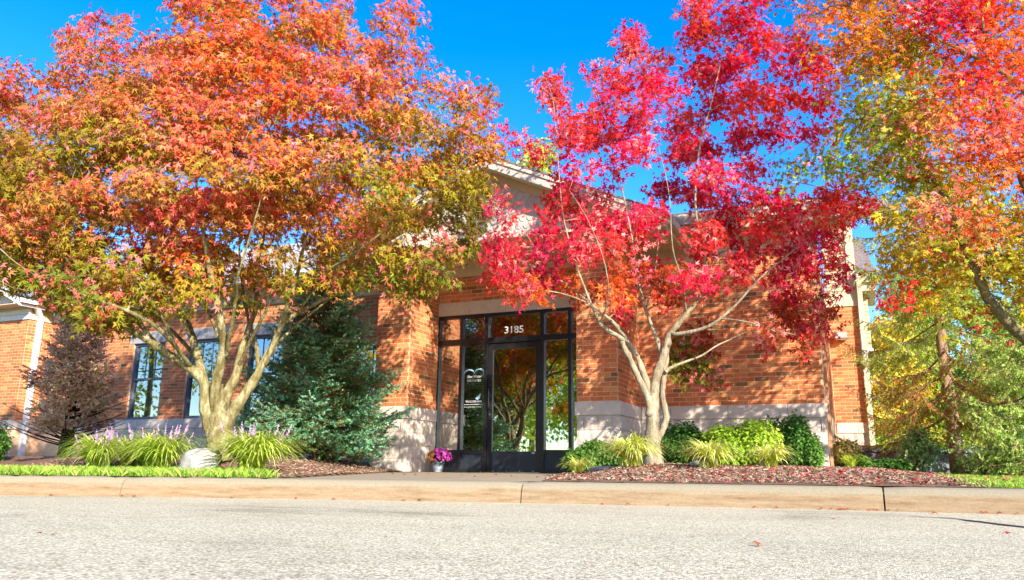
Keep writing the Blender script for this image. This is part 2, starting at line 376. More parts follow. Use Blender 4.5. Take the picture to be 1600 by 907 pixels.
bricks = []; blocks = []     # (wall, centre, u, n, length, height)
BL, BH, MJ = .2032, .06773, .0115
def in_holes(a, b, z, holes):
    return [h for h in holes if h[2]-.01 < z < h[3]+.01 and h[0] < b and h[1] > a]
def lay(wall, o, u, n, L, z0, z1, holes=(), unit=BL, course=BH, store=None, joint=MJ, half=True, jitter=0):
    o = np.array(o, float); u = np.array(u, float); n = np.array(n, float)
    k = 0; z = z0
    while z < z1-.02:
        h = min(course, z1-z); s = -(unit/2 if (half and k % 2) else 0) - (rng.random()*jitter)
        while s < L-.005:
            a, b_ = max(s, 0), min(s+unit, L); segs = [(a, b_)]
            for hh in in_holes(a, b_, z+h/2, holes):
                ns = []
                for (p, q) in segs:
                    if hh[0] > p: ns.append((p, min(q, hh[0])))
                    if hh[1] < q: ns.append((max(p, hh[1]), q))
                segs = [t for t in ns if t[1]-t[0] > .03]
            for (p, q) in segs:
                if q-p > .03:
                    c = np.array([o[0], o[1], 0]) + np.array([u[0], u[1], 0])*(p+q)/2 + np.array([0, 0, z+h/2])
                    store.append((wall, c, u, n, q-p-joint, h-joint))
            s += unit
        z += course; k += 1
FR, RT = ((1, 0), (0, -1)), ((0, 1), (1, 0))
T = ZT
lay(W_CL, (-7.17, 11.0), *FR, .63, T, 3.28, store=bricks); lay(W_CL, (-6.54, 11.0), *RT, .95, T, 3.28, store=bricks)
lay(W_CR, (-3.72, 11.0), *FR, .62, T, 3.28, store=bricks); lay(W_CR, (-3.10, 11.0), *RT, 1.2, T, 3.28, store=bricks)
lay(W_DR, (-6.53, 11.95), *FR, 2.80, ZL, 3.29, store=bricks)
lay(W_R, (-3.09, 12.2), *FR, 2.67, T, 3.26, store=bricks)
lay(W_RS, (-.423, 12.5), *RT, 4.5, T, 3.26, store=bricks)
lay(W_W, (-.41, 17.0), *FR, .57, T, 3.32, store=bricks)
shift = lambda hs, x0: [(h[0]-x0, h[1]-x0, h[2]-.0, h[3]) for h in hs]
lint = [(h[0]-.12, h[1]+.12, h[3], h[3]+.235) for h in WINS[:3]]
lay(W_L, (-17.14, 12.6), *FR, 9.96, T, 3.28, holes=shift(WINS+lint, -17.14), store=bricks)
lay(W_G, (-21.0, 12.0), *FR, 3.85, T, 3.28, store=bricks); lay(W_G, (-17.15, 12.0), *RT, .6, T, 3.28, store=bricks)
# split-face block courses under a smooth cap course
for wl, o, d, L in ((W_CL, (-7.17, 11.0), FR, .63), (W_CL, (-6.54, 11.0), RT, .95), (W_CR, (-3.72, 11.0), FR, .62), (W_CR, (-3.10, 11.0), RT, 1.2),
                    (W_R, (-3.09, 12.2), FR, 2.67), (W_W, (-.41, 17.0), FR, .57), (W_L, (-17.14, 12.6), FR, 9.96), (W_G, (-21, 12.0), FR, 3.85), (W_G, (-17.15, 12.0), RT, .6)):
    lay(wl, o, *d, L, -.0, .813, unit=.2075, course=.2032, store=blocks, joint=.006, half=True, jitter=.0)

def piece_mesh(name, mat, ch, rough=0, seg=1):
    """unit piece: x -.5...5, z -.5...5, front at y=-1, back at y=0; chamfer ch in object units"""
    b = MB(); o = [(-.5, -.5), (.5, -.5), (.5, .5), (-.5, .5)]
    i = [(-.5+ch[0], -.5+ch[1]), (.5-ch[0], -.5+ch[1]), (.5-ch[0], .5-ch[1]), (-.5+ch[0], .5-ch[1])]
    v = [(x, 0, z) for x, z in o] + [(x, -.72, z) for x, z in o] + [(x, -1, z) for x, z in i]
    f = [(k, (k+1) % 4, 4+(k+1) % 4, 4+k) for k in range(4)] + [(4+k, 4+(k+1) % 4, 8+(k+1) % 4, 8+k) for k in range(4)] + [(8, 9, 10, 11)]
    b.add(v, f); me = b.mesh(name); me.materials.append(mat); return me, np.array(v, float), np.array(f)
def split_mesh(name, mat, seed):
    """rough split face: 5x4 grid with uneven depth"""
    r = np.random.default_rng(seed); b = MB(); nx, nz = 6, 5; v = []
    for k in range(nz):
        for i in range(nx):
            e = i in (0, nx-1) or k in (0, nz-1); v.append((-.5+i/(nx-1), -.55 if e else -.8-.45*r.random(), -.5+k/(nz-1)))
    f = [(k*nx+i, k*nx+i+1, (k+1)*nx+i+1, (k+1)*nx+i) for k in range(nz-1) for i in range(nx-1)]
    n0 = len(v); v += [(-.5, 0, -.5), (.5, 0, -.5), (.5, 0, .5), (-.5, 0, .5)]; c = [0, nx-1, nz*nx-1, (nz-1)*nx]
    b.add(v, f)
    b.f.append(np.array([(n0+i, n0+(i+1) % 4, c[(i+1) % 4], c[i]) for i in range(4)]))
    me = b.mesh(name); me.materials.append(mat); return me
bme, bv, bf = piece_mesh('brick', BRICK, (.016, .05))
def order_by_view(lst):
    return sorted(range(len(lst)), key=lambda i: np.linalg.norm(lst[i][1]-CAM) + (8 if lst[i][1][0] < -9 or abs(lst[i][3][0]) > .5 else 0))
od = order_by_view(bricks); rest = {}
PROUD = .004
def angle_of(n): return 0.0 if abs(n[1]) > .5 else math.pi/2
for rank, i in enumerate(od):
    wall, c, u, n, L, h = bricks[i]; pr = PROUD+rng.random()*.002
    if rank < 300: link('brick', bme, wall, c, (L, pr, h), angle_of(n))
    else:
        a = angle_of(n); x = bv[:, 0]*L; y = bv[:, 1]*pr; z = bv[:, 2]*h
        vv = np.stack([x*math.cos(a)-y*math.sin(a)+c[0], x*math.sin(a)+y*math.cos(a)+c[1], z+c[2]], 1)
        rest.setdefault(wall.name, (wall, MB()))[1].add(vv, bf)
for wall, mb in rest.values(): mb.build('brick', BRICK, wall, kind='stuff')
sms = [split_mesh('block', BLOCK, s) for s in range(5)]
smw = [split_mesh('block', WALLB, s) for s in range(5)]
ob = order_by_view(blocks)[:300]
for k, i in enumerate(ob):
    wall, c, u, n, L, h = blocks[i]; link('block', sms[k % 5], wall, c, (L, .018+.006*rng.random(), h), angle_of(n))
rest_b = MB()
# cap course
def caps(wall, o, d, L, ls):
    s = 0; k = 0; o = np.array([*o, 0.]); u = np.array([*d[0], 0.])
    while s < L-.01:
        l = min(ls[k % len(ls)], L-s); c = o+u*(s+l/2)+np.array([0, 0, .9145])
        link('cap_stone', capm, wall, c, (l-.004, .030, .199), angle_of(d[1])); s += l; k += 1
capm = piece_mesh('cap_stone', CAST, (.012, .04))[0]
caps(W_CL, (-7.20, 11.0), FR, .69, [.69]); caps(W_CL, (-6.54, 11.0), RT, .93, [.93]); caps(W_CR, (-3.75, 11.0), FR, .68, [.68]); caps(W_CR, (-3.10, 11.0), RT, 1.17, [1.17])
caps(W_R, (-3.07, 12.2), FR, 2.68, [.45, .85, .84, .54]); caps(W_W, (-.40, 17.0), FR, .56, [.38, .3]); caps(W_L, (-17.10, 12.6), FR, 9.9, [.9, 1.1, 1.0])
caps(W_G, (-21, 12.0), FR, 3.88, [.9]); caps(W_G, (-17.15, 12.0), RT, .57, [.57])

def part(name, mat, *boxes, parent=None, **kw):
    b = MB()
    for q in boxes: b.box(*q)
    return b.build(name, mat, parent or BLD, **kw)
# lintel over the entrance, with small weep marks
lt = part('lintel', LINTEL, (-6.555, -3.70, 11.925, 12.2, ZF, ZL-.004))
for x in (-5.95, -5.27, -4.45): part('joint', CRACK, (x-.002, x+.002, 11.9235, 11.926, ZF+.02, ZF+.085), parent=lt)

# ---- storefront
Y0 = 11.93
SF = part('storefront_frame', BLACK, (-6.56, -6.51, Y0, Y0+.11, 0, ZF), (-3.73, -3.68, Y0, Y0+.11, 0, ZF), (-6.51, -3.73, Y0+.001, Y0+.11, ZF-.055, ZF-.001), (-6.51, -5.65, Y0+.001, Y0+.11, 0, .05), (-4.59, -3.73, Y0+.001, Y0+.11, 0, .05))
for x in (-6.09, -5.62, -4.62, -4.15):
    hw = .026 if x in (-6.09, -4.15) else .032
    part('mullion', BLACK, (x-hw, x+hw, Y0-.004, Y0+.112, .0, ZF-.056), parent=SF)
bays = [(-6.51, -6.116), (-6.064, -5.652), (-5.588, -4.652), (-4.588, -4.176), (-4.124, -3.73)]
for k, (a, c) in enumerate(bays):
    part('transom_bar', BLACK, (a, c, Y0+.002, Y0+.108, 2.105, 2.20), parent=SF)
    part('pane', GLASS, (a-.004, c+.004, Y0+.05, Y0+.056, 2.198, ZF-.053), parent=SF)
    if k != 2:
        part('sill_rail', BLACK, (a, c, Y0+.003, Y0+.107, .30, .36), parent=SF)
        part('kick_panel', KICK, (a, c, Y0+.03, Y0+.06, .05, .30), parent=SF)
        part('pane', GLASS, (a-.004, c+.004, Y0+.05, Y0+.056, .358, 2.107), parent=SF)
a, c = bays[2]
DR = part('door', BLACK, (a+.006, a+.086, Y0+.02, Y0+.066, .012, 2.095), (c-.086, c-.006, Y0+.02, Y0+.066, .012, 2.095), (a+.086, c-.086, Y0+.021, Y0+.065, 2.0, 2.094))
part('bottom_rail', KICK, (a+.086, c-.086, Y0+.022, Y0+.064, .012, .335), parent=DR)
part('pane', GLASS, (a+.082, c-.082, Y0+.04, Y0+.046, .332, 2.003), parent=DR)
part('threshold', METAL, (a-.01, c+.01, Y0-.05, Y0+.12, -.004, .011), parent=DR)
# pull handle
def tube_mesh(pts, rad, n=8):
    b = MB(); add_tube(b, np.array(pts, float), np.full(len(pts), rad) if np.isscalar(rad) else np.array(rad, float), n); return b
def add_tube(b, P, R, n=8, col=None, cap=True):
    P = np.asarray(P, float); k = len(P); t = np.gradient(P, axis=0); t /= np.linalg.norm(t, axis=1)[:, None]+1e-9
    ref = np.array([.31, .87, .12]) if abs(t[0][2]) > .5 else np.array([.1, .2, .97]); a = np.cross(t, ref); a /= np.linalg.norm(a, axis=1)[:, None]+1e-9; c = np.cross(t, a)
    th = np.linspace(0, 2*np.pi, n, endpoint=False)
    v = P[:, None, :] + R[:, None, None]*(np.cos(th)[None, :, None]*a[:, None, :]+np.sin(th)[None, :, None]*c[:, None, :])
    i, j = np.meshgrid(np.arange(k-1), np.arange(n), indexing='ij'); i = i.ravel(); j = j.ravel(); j2 = (j+1) % n
    b.add(v.reshape(-1, 3), np.stack([i*n+j, i*n+j2, (i+1)*n+j2, (i+1)*n+j], 1), col)
    if cap: b.f.append(np.array([list(range(n-1, -1, -1))])+b.n-k*n); b.f.append(np.array([list(range(n))])+b.n-n)
hx = a+.045
tube_mesh([(hx, Y0+.02, 1.02), (hx, Y0-.035, 1.02), (hx, Y0-.045, 1.05), (hx, Y0-.045, 1.35), (hx, Y0-.035, 1.38), (hx, Y0+.02, 1.38)], .011).build('handle', BLACK, DR, smooth=True)
tube_mesh([(hx, Y0+.02, .93), (hx, Y0+.008, .93)], .017, 14).build('lock_cylinder', METAL, DR)
for x in np.linspace(a+.12, c-.12, 4): part('screw', METAL, (x-.007, x+.007, Y0+.012, Y0+.022, .022, .036), parent=DR)
part('label', DECAL, (c-.15, c-.10, Y0+.017, Y0+.0225, .30, .325), parent=DR)
# lettering
def text(name, body_, size, loc, mat, parent, shear=0, bold=0, sx=1.0, align='CENTER'):
    cu = bpy.data.curves.new(name, 'FONT'); cu.body = body_; cu.size = size; cu.align_x = align; cu.extrude = .0008; cu.shear = shear; cu.offset = bold
    o = bpy.data.objects.new(name, cu); COL.objects.link(o); dg = bpy.context.evaluated_depsgraph_get()
    me = bpy.data.meshes.new_from_object(o.evaluated_get(dg)); bpy.data.objects.remove(o); me.materials.clear(); me.materials.append(mat)
    t = bpy.data.objects.new(name, me); COL.objects.link(t); t.parent = parent; t.location = loc; t.rotation_euler = (math.pi/2, 0, 0); t.scale = (sx, 1, 1); return t
YD = Y0+.0475
text('house_number', '3185', .165, (-5.14, YD, 2.265), DECAL, SF, bold=.0015, sx=1.08)
lx = -5.858
text('lettering', 'Blue Water', .062, (lx, YD, 1.545), DECAL, SF, shear=.35, bold=.001, sx=.95)
text('lettering', 'DENTISTRY', .056, (lx, YD, 1.478), DECAL, SF, sx=.92)
text('lettering', 'VANDERLAAN', .050, (lx, YD, 1.135), DECAL, SF, bold=.001, sx=.92)
b = MB()
for row, z, h in ((0, 1.095, .018), (1, 1.055, .014)):
    x = lx-.17
    while x < lx+.14:
        l = .007+.007*rng.random(); b.box(x, x+l, YD-.001, YD, z, z+h*(.45+.35*rng.random())); x += l+.007
b.build('small_print', DECAL, SF)
def arc(cx, cz, r0, a0, a1, w0, w1, n=14):
    v = []
    for t in np.linspace(0, 1, n):
        an = math.radians(a0+(a1-a0)*t); ww = (w0+(w1-w0)*t)*math.sin(math.pi*min(max(t, .06), .94))
        for s_ in (-1, 1): v.append((cx+(r0+s_*ww)*math.cos(an), YD, cz+(r0+s_*ww)*.75*math.sin(an)))
    return v, [(2*i, 2*i+1, 2*i+3, 2*i+2) for i in range(n-1)]
b = MB(); b.add(*arc(lx-.09, 1.61, .095, 190, 5, .010, .022)); b.add(*arc(lx+.10, 1.625, .085, 200, -60, .012, .024)); b.build('wave_emblem', DECALB, SF)
b = MB(); b.add([(lx+.03, YD, 1.20), (lx+.13, YD, 1.285), (lx+.115, YD, 1.20), (lx+.07, YD, 1.175)], [(0, 1, 2, 3)]); b.build('leaf_emblem', DECALB, SF)
part('notice', surf('paper notice', (.5, .5, .48), (.55, .55, .53), 4, .8, 0), (-4.97, -4.80, YD+.004, YD+.005, 1.03, 1.22), parent=DR)
# dim lobby behind the glass
b = MB(); b.quad((-6.9, 12.3, .0), (-3.3, 12.3, .0), (-3.3, 17, 0), (-6.9, 17, 0)); b.build('lobby_floor', ROOM, BLD)
b = MB(); b.quad((-6.54, 12.06, 0), (-6.54, 17, 0), (-6.54, 17, 3), (-6.54, 12.06, 3)); b.quad((-3.72, 12.06, 0), (-3.72, 17, 0), (-3.72, 17, 3), (-3.72, 12.06, 3)); b.quad((-6.9, 17, 0), (-3.3, 17, 0), (-3.3, 17, 3), (-6.9, 17, 3)); b.quad((-6.9, 12.1, 2.9), (-3.3, 12.1, 2.9), (-3.3, 17, 2.9), (-6.9, 17, 2.9)); b.build('lobby_wall', ROOM, BLD)

# ---- windows of the left wall
for k, (x0, x1, z0, z1) in enumerate(WINS):
    y = 12.64; fw = .055
    wn_ = part('window', WINF, (x0, x0+fw, y, y+.1, z0, z1), (x1-fw, x1, y, y+.1, z0, z1), (x0+fw, x1-fw, y+.001, y+.099, z1-fw, z1), (x0+fw, x1-fw, y+.001, y+.099, z0, z0+.06), (x0+fw, x1-fw, y+.002, y+.098, (z0+z1)/2+.02, (z0+z1)/2+.065))
    zm = (z0+z1)/2+.02
    for (a_, c_) in ((z0+.06, zm), (zm+.045, z1-fw)): part('pane', GLASSW, (x0+fw-.004, x1-fw+.004, y+.05, y+.055, a_-.003, c_+.003), parent=wn_)
    for q in (1/3, 2/3):
        xm = x0+fw+(x1-x0-2*fw)*q; part('muntin', WINF, (xm-.008, xm+.008, y+.04, y+.049, zm+.045, z1-fw), parent=wn_)
    if k < 3: part('window_lintel', WLINT, (x0-.12, x1+.12, 12.585, 12.7, z1+.002, z1+.232))
    b = MB(); b.quad((x0-.3, 13.4, z0-.3), (x1+.3, 13.4, z0-.3), (x1+.3, 13.4, z1+.3), (x0-.3, 13.4, z1+.3)); b.build('window_backing', ROOM, BLD)

# ---- friezes, soffits, gutters
part('frieze', TRIM, (-3.075, -.42, 12.17, 12.2, 3.262, 3.60)); part('frieze', TRIM, (-6.54, -3.72, 11.93, 11.955, 3.292, 3.466))
part('frieze', TRIM, (-17.1, -7.2, 12.57, 12.6, 3.282, 3.60)); part('frieze', TRIM, (-.42, .19, 16.97, 17.0, 3.322, 3.56))
for q_ in ((-7.20, -6.51, 10.975, 11.0, 3.282, 3.462), (-3.75, -3.07, 10.975, 11.0, 3.282, 3.462), (-6.535, -6.51, 11.0, 11.93, 3.283, 3.461), (-3.095, -3.07, 11.0, 12.17, 3.283, 3.461)): part('frieze', TRIM, q_)
part('soffit', TRIM, (-7.95, -2.25, 10.62, 12.2, 3.466, 3.485)); part('soffit', TRIM, (-3.05, -.02, 11.75, 12.25, 3.601, 3.62)); part('soffit', TRIM, (-17.05, -7.2, 12.15, 12.65, 3.601, 3.62))
def gutter(x0, x1, y, z0, h, mat):
    """ogee gutter along x, front at y"""
    pr = [(0.10, z0), (.03, z0), (.018, z0+h*.35), (0, z0+h*.6), (0, z0+h), (.012, z0+h), (.02, z0+h*.62), (.10, z0+.02)]
    v = [(x, y+p, z) for x in (x0, x1) for p, z in pr]; m_ = len(pr); b = MB()
    b.add(v, [(k, k+1, m_+k+1, m_+k) for k in range(m_-1)]); b.f.append(np.array([list(range(m_))])); b.f.append(np.array([list(range(2*m_-1, m_-1, -1))]))
    return b.build('gutter', mat, BLD)
part('fascia', TRIM, (-3.05, -.02, 11.75, 11.775, 3.62, 3.86)); gutter(-3.0, -.02, 11.648, 3.72, .15, CREAM)
part('fascia', WHITE, (-17.1, -7.9, 12.15, 12.175, 3.60, 3.80)); gutter(-17.0, -7.9, 12.05, 3.64, .15, WHITE)
# ---- roofs as tilted slabs with shingle courses
def roof_slab(x0, x1, y0, z0, slope, run, mat, course=.14, name='roof'):
    b = MB(); k = int(run/course)
    for i in range(k):
        ya, yb = y0+i*course, y0+(i+1)*course+.03; za, zb = z0+(ya-y0)*slope, z0+(yb-y0)*slope
        b.add([(x0, ya, za+.012), (x1, ya, za+.012), (x1, yb, zb), (x0, yb, zb), (x0, ya, za-.02), (x1, ya, za-.02)], [(0, 1, 2, 3), (4, 5, 1, 0)])
    return b.build(name, mat, BLD)
roof_slab(-3.6, .0, 11.66, 3.88, .335, 4.6, ROOF); roof_slab(-17.6, -7.6, 12.06, 3.815, .46, 5, ROOF_SUNLIT)
# ---- gables
def gable(xc, y, zap, hw, slope, ywall, mat_rake, zt0, scal=True, roofback=5.0, rmat=ROOF):
    """rake boards at y, tympanum at ywall, roof runs back"""
    G = empty('gable', (0, 0, 0), parent=BLD)
    tk = .17; b = MB()
    for s in (-1, 1):
        p = [(xc, zap-.045), (xc+s*hw, zap-.045-hw*slope), (xc+s*hw, zap-.045-hw*slope-tk), (xc, zap-.045-tk)]
        if s > 0: p = p[::-1]
        b = MB(); b.prism(p, y, y+.025); b.build('rake_board', mat_rake, G)
        # second, narrower moulding
        p = [(xc, zap-.02), (xc+s*(hw+.01), zap-.02-hw*slope), (xc+s*(hw+.01), zap-.09-hw*slope), (xc, zap-.09)]
        if s > 0: p = p[::-1]
        b = MB(); b.prism(p, y-.022, y-.001); b.build('rake_moulding', mat_rake, G)
        # sloping soffit
        zs = zap-.045-tk+.02
        b = MB(); b.add([(xc, y+.025, zs), (xc+s*hw, y+.025, zs-hw*slope), (xc+s*hw, ywall, zs-hw*slope), (xc, ywall, zs)], [(0, 1, 2, 3)]); b.build('soffit', TRIM, G)
        # board under the soffit on the wall
        p = [(xc, zs-.004), (xc+s*(hw-.1), zs-.004-(hw-.1)*slope), (xc+s*(hw-.1), zs-.13-(hw-.1)*slope), (xc, zs-.13)]
        if s > 0: p = p[::-1]
        b = MB(); b.prism(p, ywall-.025, ywall-.002); b.build('wall_rake_board', TRIM, G)
        xe = xc+s*hw; b = MB(); b.box(min(xe, xe-s*.02), max(xe, xe-s*.02), y+.026, y+1.55, zap-.045-hw*slope-tk-.02, zap-.05-hw*slope+.0); b.build('fascia', mat_rake, G)
        b = MB(); b.box(min(xe, xe+s*.09), max(xe, xe+s*.09), y+.03, y+1.5, zap-.17-hw*slope, zap-.06-hw*slope); b.build('gutter', mat_rake, G)
        # roof plane
        b = MB(); k = int(hw/.14)+1
        for i in range(k):
            xa, xb = xc+s*min(hw+.03, i*.14), xc+s*min(hw+.03, (i+1)*.14); za, zb = zap-abs(xa-xc)*slope, zap-abs(xb-xc)*slope
            b.add([(xa, y-.03, za), (xb, y-.03, zb+.012), (xb, y+roofback, zb+.012), (xa, y+roofback, za), (xa, y-.03, za-.03), (xb, y-.03, zb-.02)], [(0, 1, 2, 3), (0, 4, 5, 1)])
        b.build('roof', rmat, G)
    zs = zap-.045-tk; hw2 = (zs-zt0)/slope
    b = MB(); b.prism([(xc-hw2, zt0), (xc+hw2, zt0), (xc, zs)], ywall, ywall+.1); b.build('tympanum', SCAL, G)
    b = MB(); b.box(xc-hw2-.1, xc+hw2+.1, ywall-.03, ywall-.001, zt0-.11, zt0+.045); b.build('base_board', TRIM, G)
    if scal:
        w_, h_ = .124, .118; th = np.linspace(math.pi, 2*math.pi, 9)
        pts = [(-.5, .75)] + [(.5*math.cos(t)*.985, .35+.55*math.sin(t)) for t in th] + [(.5, .75)]
        b = MB(); n_ = len(pts)
        v = [(x, -.004-.016*(.75-z), z) for x, z in pts] + [(x, 0.0, z) for x, z in pts]
        b.add(v, [(i, i+1, n_+i+1, n_+i) for i in range(n_-1)]); b.f.append(np.array([list(range(n_-1, -1, -1))]))
        me = b.mesh('shingle'); me.materials.append(SCAL)
        row = 0; z = zt0+.04; cnt = 0
        while z < zs-.05:
            off = (w_/2 if row % 2 else 0); x = xc-hw2-w_+off
            while x < xc+hw2:
                if abs(x-xc) < (zs-z-h_*.55)/slope and cnt < 300:
                    link('shingle', me, G, (x, ywall-.002-.0012*(row % 2), z+.02), (w_*.97, .9, h_*1.25)); cnt += 1
                x += w_
            z += h_; row += 1
    return G
gable(-5.1, 10.6, 4.90, 2.85, .46, 10.97, CREAM, 3.56)
part('pediment_back', TRIM, (-7.9, -2.3, 11.08, 11.1, 3.485, 3.7))
gable(-20.1, 11.55, 5.20, 3.15, .46, 11.93, WHITE, 3.62, scal=True, roofback=4.0, rmat=ROOF_SUNLIT)
part('frieze', WHITE, (-23.4, -17.12, 11.965, 12.0, 3.282, 3.40), (-23.4, -17.10, 11.94, 12.0, 3.405, 3.55)); part('soffit', TRIM, (-23.4, -16.96, 11.57, 12.65, 3.552, 3.57))
part('frieze', TRIM, (-17.15, -17.12, 12.002, 12.57, 3.283, 3.55))
part('eave_return', WHITE, (-17.12, -16.95, 11.56, 12.1, 3.572, 3.74))
# ---- set-back wing on the right: siding, corner board, small bay with its own eave
def laps(name, x0, x1, y, z0, z1, mat, e=.085):
    b = MB(); z = z0
    while z < z1:
        zz = min(z+e, z1); b.add([(x0, y-.016, z), (x1, y-.016, z), (x1, y-.004, zz), (x0, y-.004, zz), (x0, y, z), (x1, y, z)], [(0, 1, 2, 3), (4, 5, 1, 0)]); z = zz
    return b.build(name, mat, BLD, kind='stuff')
part('wing_core', SIDING, (-.42, .155, 17.02, 19.5, 3.56, 5.2)); laps('siding', -.42, .02, 17.015, 3.56, 5.2, SIDING)
part('corner_board', TRIM, (.02, .175, 16.985, 17.05, 3.56, 5.2)); part('fascia', CREAM, (-.8, .5, 16.7, 16.73, 5.2, 5.36)); part('soffit', TRIM, (-.8, .5, 16.73, 17.3, 5.2, 5.215))
roof_slab(-.8, .5, 16.66, 5.37, .30, 3, ROOF)
part('bay_core', SIDING, (.176, .355, 17.32, 19.0, 2.5, 3.62)); laps('siding', .176, .355, 17.315, 2.5, 3.60, SIDING, .075); part('bay_skirt', WHITE, (.176, .38, 17.28, 19.0, 2.42, 2.50))
part('soffit', TRIM, (.176, .51, 16.95, 18.6, 3.602, 3.63)); part('fascia', TRIM, (.176, .51, 16.93, 16.95, 3.60, 3.80)); gutter(.18, .53, 16.83, 3.76, .18, TRIM)
b = MB()
for i in range(9):
    ya, yb = 16.86+i*.16, 16.86+(i+1)*.16+.02; za, zb = 3.94+(ya-16.86)*.75, 3.94+(yb-16.86)*.75
    for x0, x1 in ((.176, .33), (.335, .53-.02*i)):
        if x1 > x0: b.add([(x0, ya, za+.014), (x1, ya, za+.014), (x1, yb, zb), (x0, yb, zb), (x0, ya, za-.02), (x1, ya, za-.02)], [(0, 1, 2, 3), (4, 5, 1, 0)])
b.build('bay_roof', ROOF, BLD)
# downspouts
def downspout(pts, mat, w_=.045, d_=.035, name='downspout'):
    b = MB(); P = np.array(pts, float)
    v = []
    for p in P: v += [(p[0]-w_, p[1]-d_, p[2]), (p[0]+w_, p[1]-d_, p[2]), (p[0]+w_, p[1]+d_, p[2]), (p[0]-w_, p[1]+d_, p[2])]
    b.add(v, [(4*i+k, 4*i+(k+1) % 4, 4*i+4+(k+1) % 4, 4*i+4+k) for i in range(len(P)-1) for k in range(4)])
    o = b.build(name, mat, BLD)
    for z in np.arange(min(P[:, 2])+.5, max(P[:, 2])-.4, 1.1): part('strap', mat, (P[-1][0]-w_-.008, P[-1][0]+w_+.008, P[-1][1]-d_-.006, P[-1][1]+d_+.02, z, z+.03), parent=o)
    return o
downspout([(.22, 16.86, 3.78), (.22, 16.9, 3.62), (.22, 16.93, 3.45), (.215, 16.93, .12)], TRIM)
downspout([(-.385, 12.25, 3.6), (-.385, 12.25, .0)], barkmat('brick toned pipe', (.46, .22, .11), (.52, .26, .14), (.56, .31, .18)), .02, .02)
downspout([(-16.95, 12.05, 3.62), (-16.98, 12.02, 3.56), (-17.08, 12.24, 3.32), (-17.10, 12.24, 3.2), (-17.10, 12.24, .1)], WHITE, .045, .05)
fx = part('wall_light', surf('grey metal housing', (.36, .36, .33), (.42, .42, .39), 6, .5, 0), (-.30, -.08, 16.80, 17.0, 2.66, 2.78))
part('wall_light_lens', surf('amber lens', (.4, .33, .18), (.46, .38, .2), 6, .3, 0), (-.28, -.10, 16.82, 16.99, 2.63, 2.66), parent=fx)

# ------------------------------------------------------------------ plants: tools
def nrm(a): return a/(np.linalg.norm(a, axis=-1, keepdims=True)+1e-9)
def frames(nv, tv):
    """rows: tip direction t, side s, normal n"""
    n_ = nrm(nv); t = nrm(tv-(tv*n_).sum(-1, keepdims=True)*n_); return np.cross(n_, t), t, n_
def maple_leaf(lobes=(( -112, .55), (-58, .88), (0, 1.0), (58, .88), (112, .55)), notch=.36, droop=.22, width=1.0):
    v = [(0, 0, 0)]; n = len(lobes)
    a = [l[0] for l in lobes]
    mids = [a[0]-24] + [(a[i]+a[i+1])/2 for i in range(n-1)] + [a[-1]+24]
    for m_ in mids: v.append((math.sin(math.radians(m_))*notch, math.cos(math.radians(m_))*notch, -.02))
    for an, L in lobes: v.append((math.sin(math.radians(an))*L, math.cos(math.radians(an))*L, -droop*L))
    f = [(0, 1+i, 1+n+1+i, 2+i) for i in range(n)]
    return np.array(v, float), np.array(f)
def curl(t, k, sx=1.0):
    V = t[0].copy(); V[:, 2] -= k*(V[:, 0]**2*1.2+np.clip(V[:, 1], 0, 2)**2*.6); V[:, 0] *= sx; return (V, t[1])
OVAL = (np.array([(0, 0, 0), (.30, .45, .05), (0, 1, -.12), (-.30, .45, .05)], float), np.array([(0, 1, 2, 3)]))
JAP = maple_leaf(notch=.34); SUGAR = maple_leaf(((-105, .6), (-50, .92), (0, 1.0), (50, .92), (105, .6)), .46, .15)
def scatter(b, tpl, pos, nv, tv, size, col):
    """one template leaf at each place, vectorised"""
    V, Fc = tpl; s, t, n_ = frames(nv, tv); size = np.asarray(size)[:, None, None]
    P = pos[:, None, :] + size*(V[None, :, 0:1]*s[:, None, :]+V[None, :, 1:2]*t[:, None, :]+V[None, :, 2:3]*n_[:, None, :])
    k = len(V); f = Fc[None]+(np.arange(len(pos))*k)[:, None, None]
    b.add(P.reshape(-1, 3), f.reshape(-1, Fc.shape[1]), np.repeat(col, k, 0))
def spline(P, R, k=5):
    P = np.asarray(P, float); R = np.asarray(R, float); Q = np.vstack([2*P[0]-P[1], P, 2*P[-1]-P[-2]]); out = []; rr = []
    for i in range(len(P)-1):
        p0, p1, p2, p3 = Q[i:i+4]
        for t in np.linspace(0, 1, k, endpoint=False):
            out.append(.5*((2*p1)+(-p0+p2)*t+(2*p0-5*p1+4*p2-p3)*t*t+(-p0+3*p1-3*p2+p3)*t**3)); rr.append(R[i]*(1-t)+R[i+1]*t)
    out.append(P[-1]); rr.append(R[-1]); return np.array(out), np.array(rr)
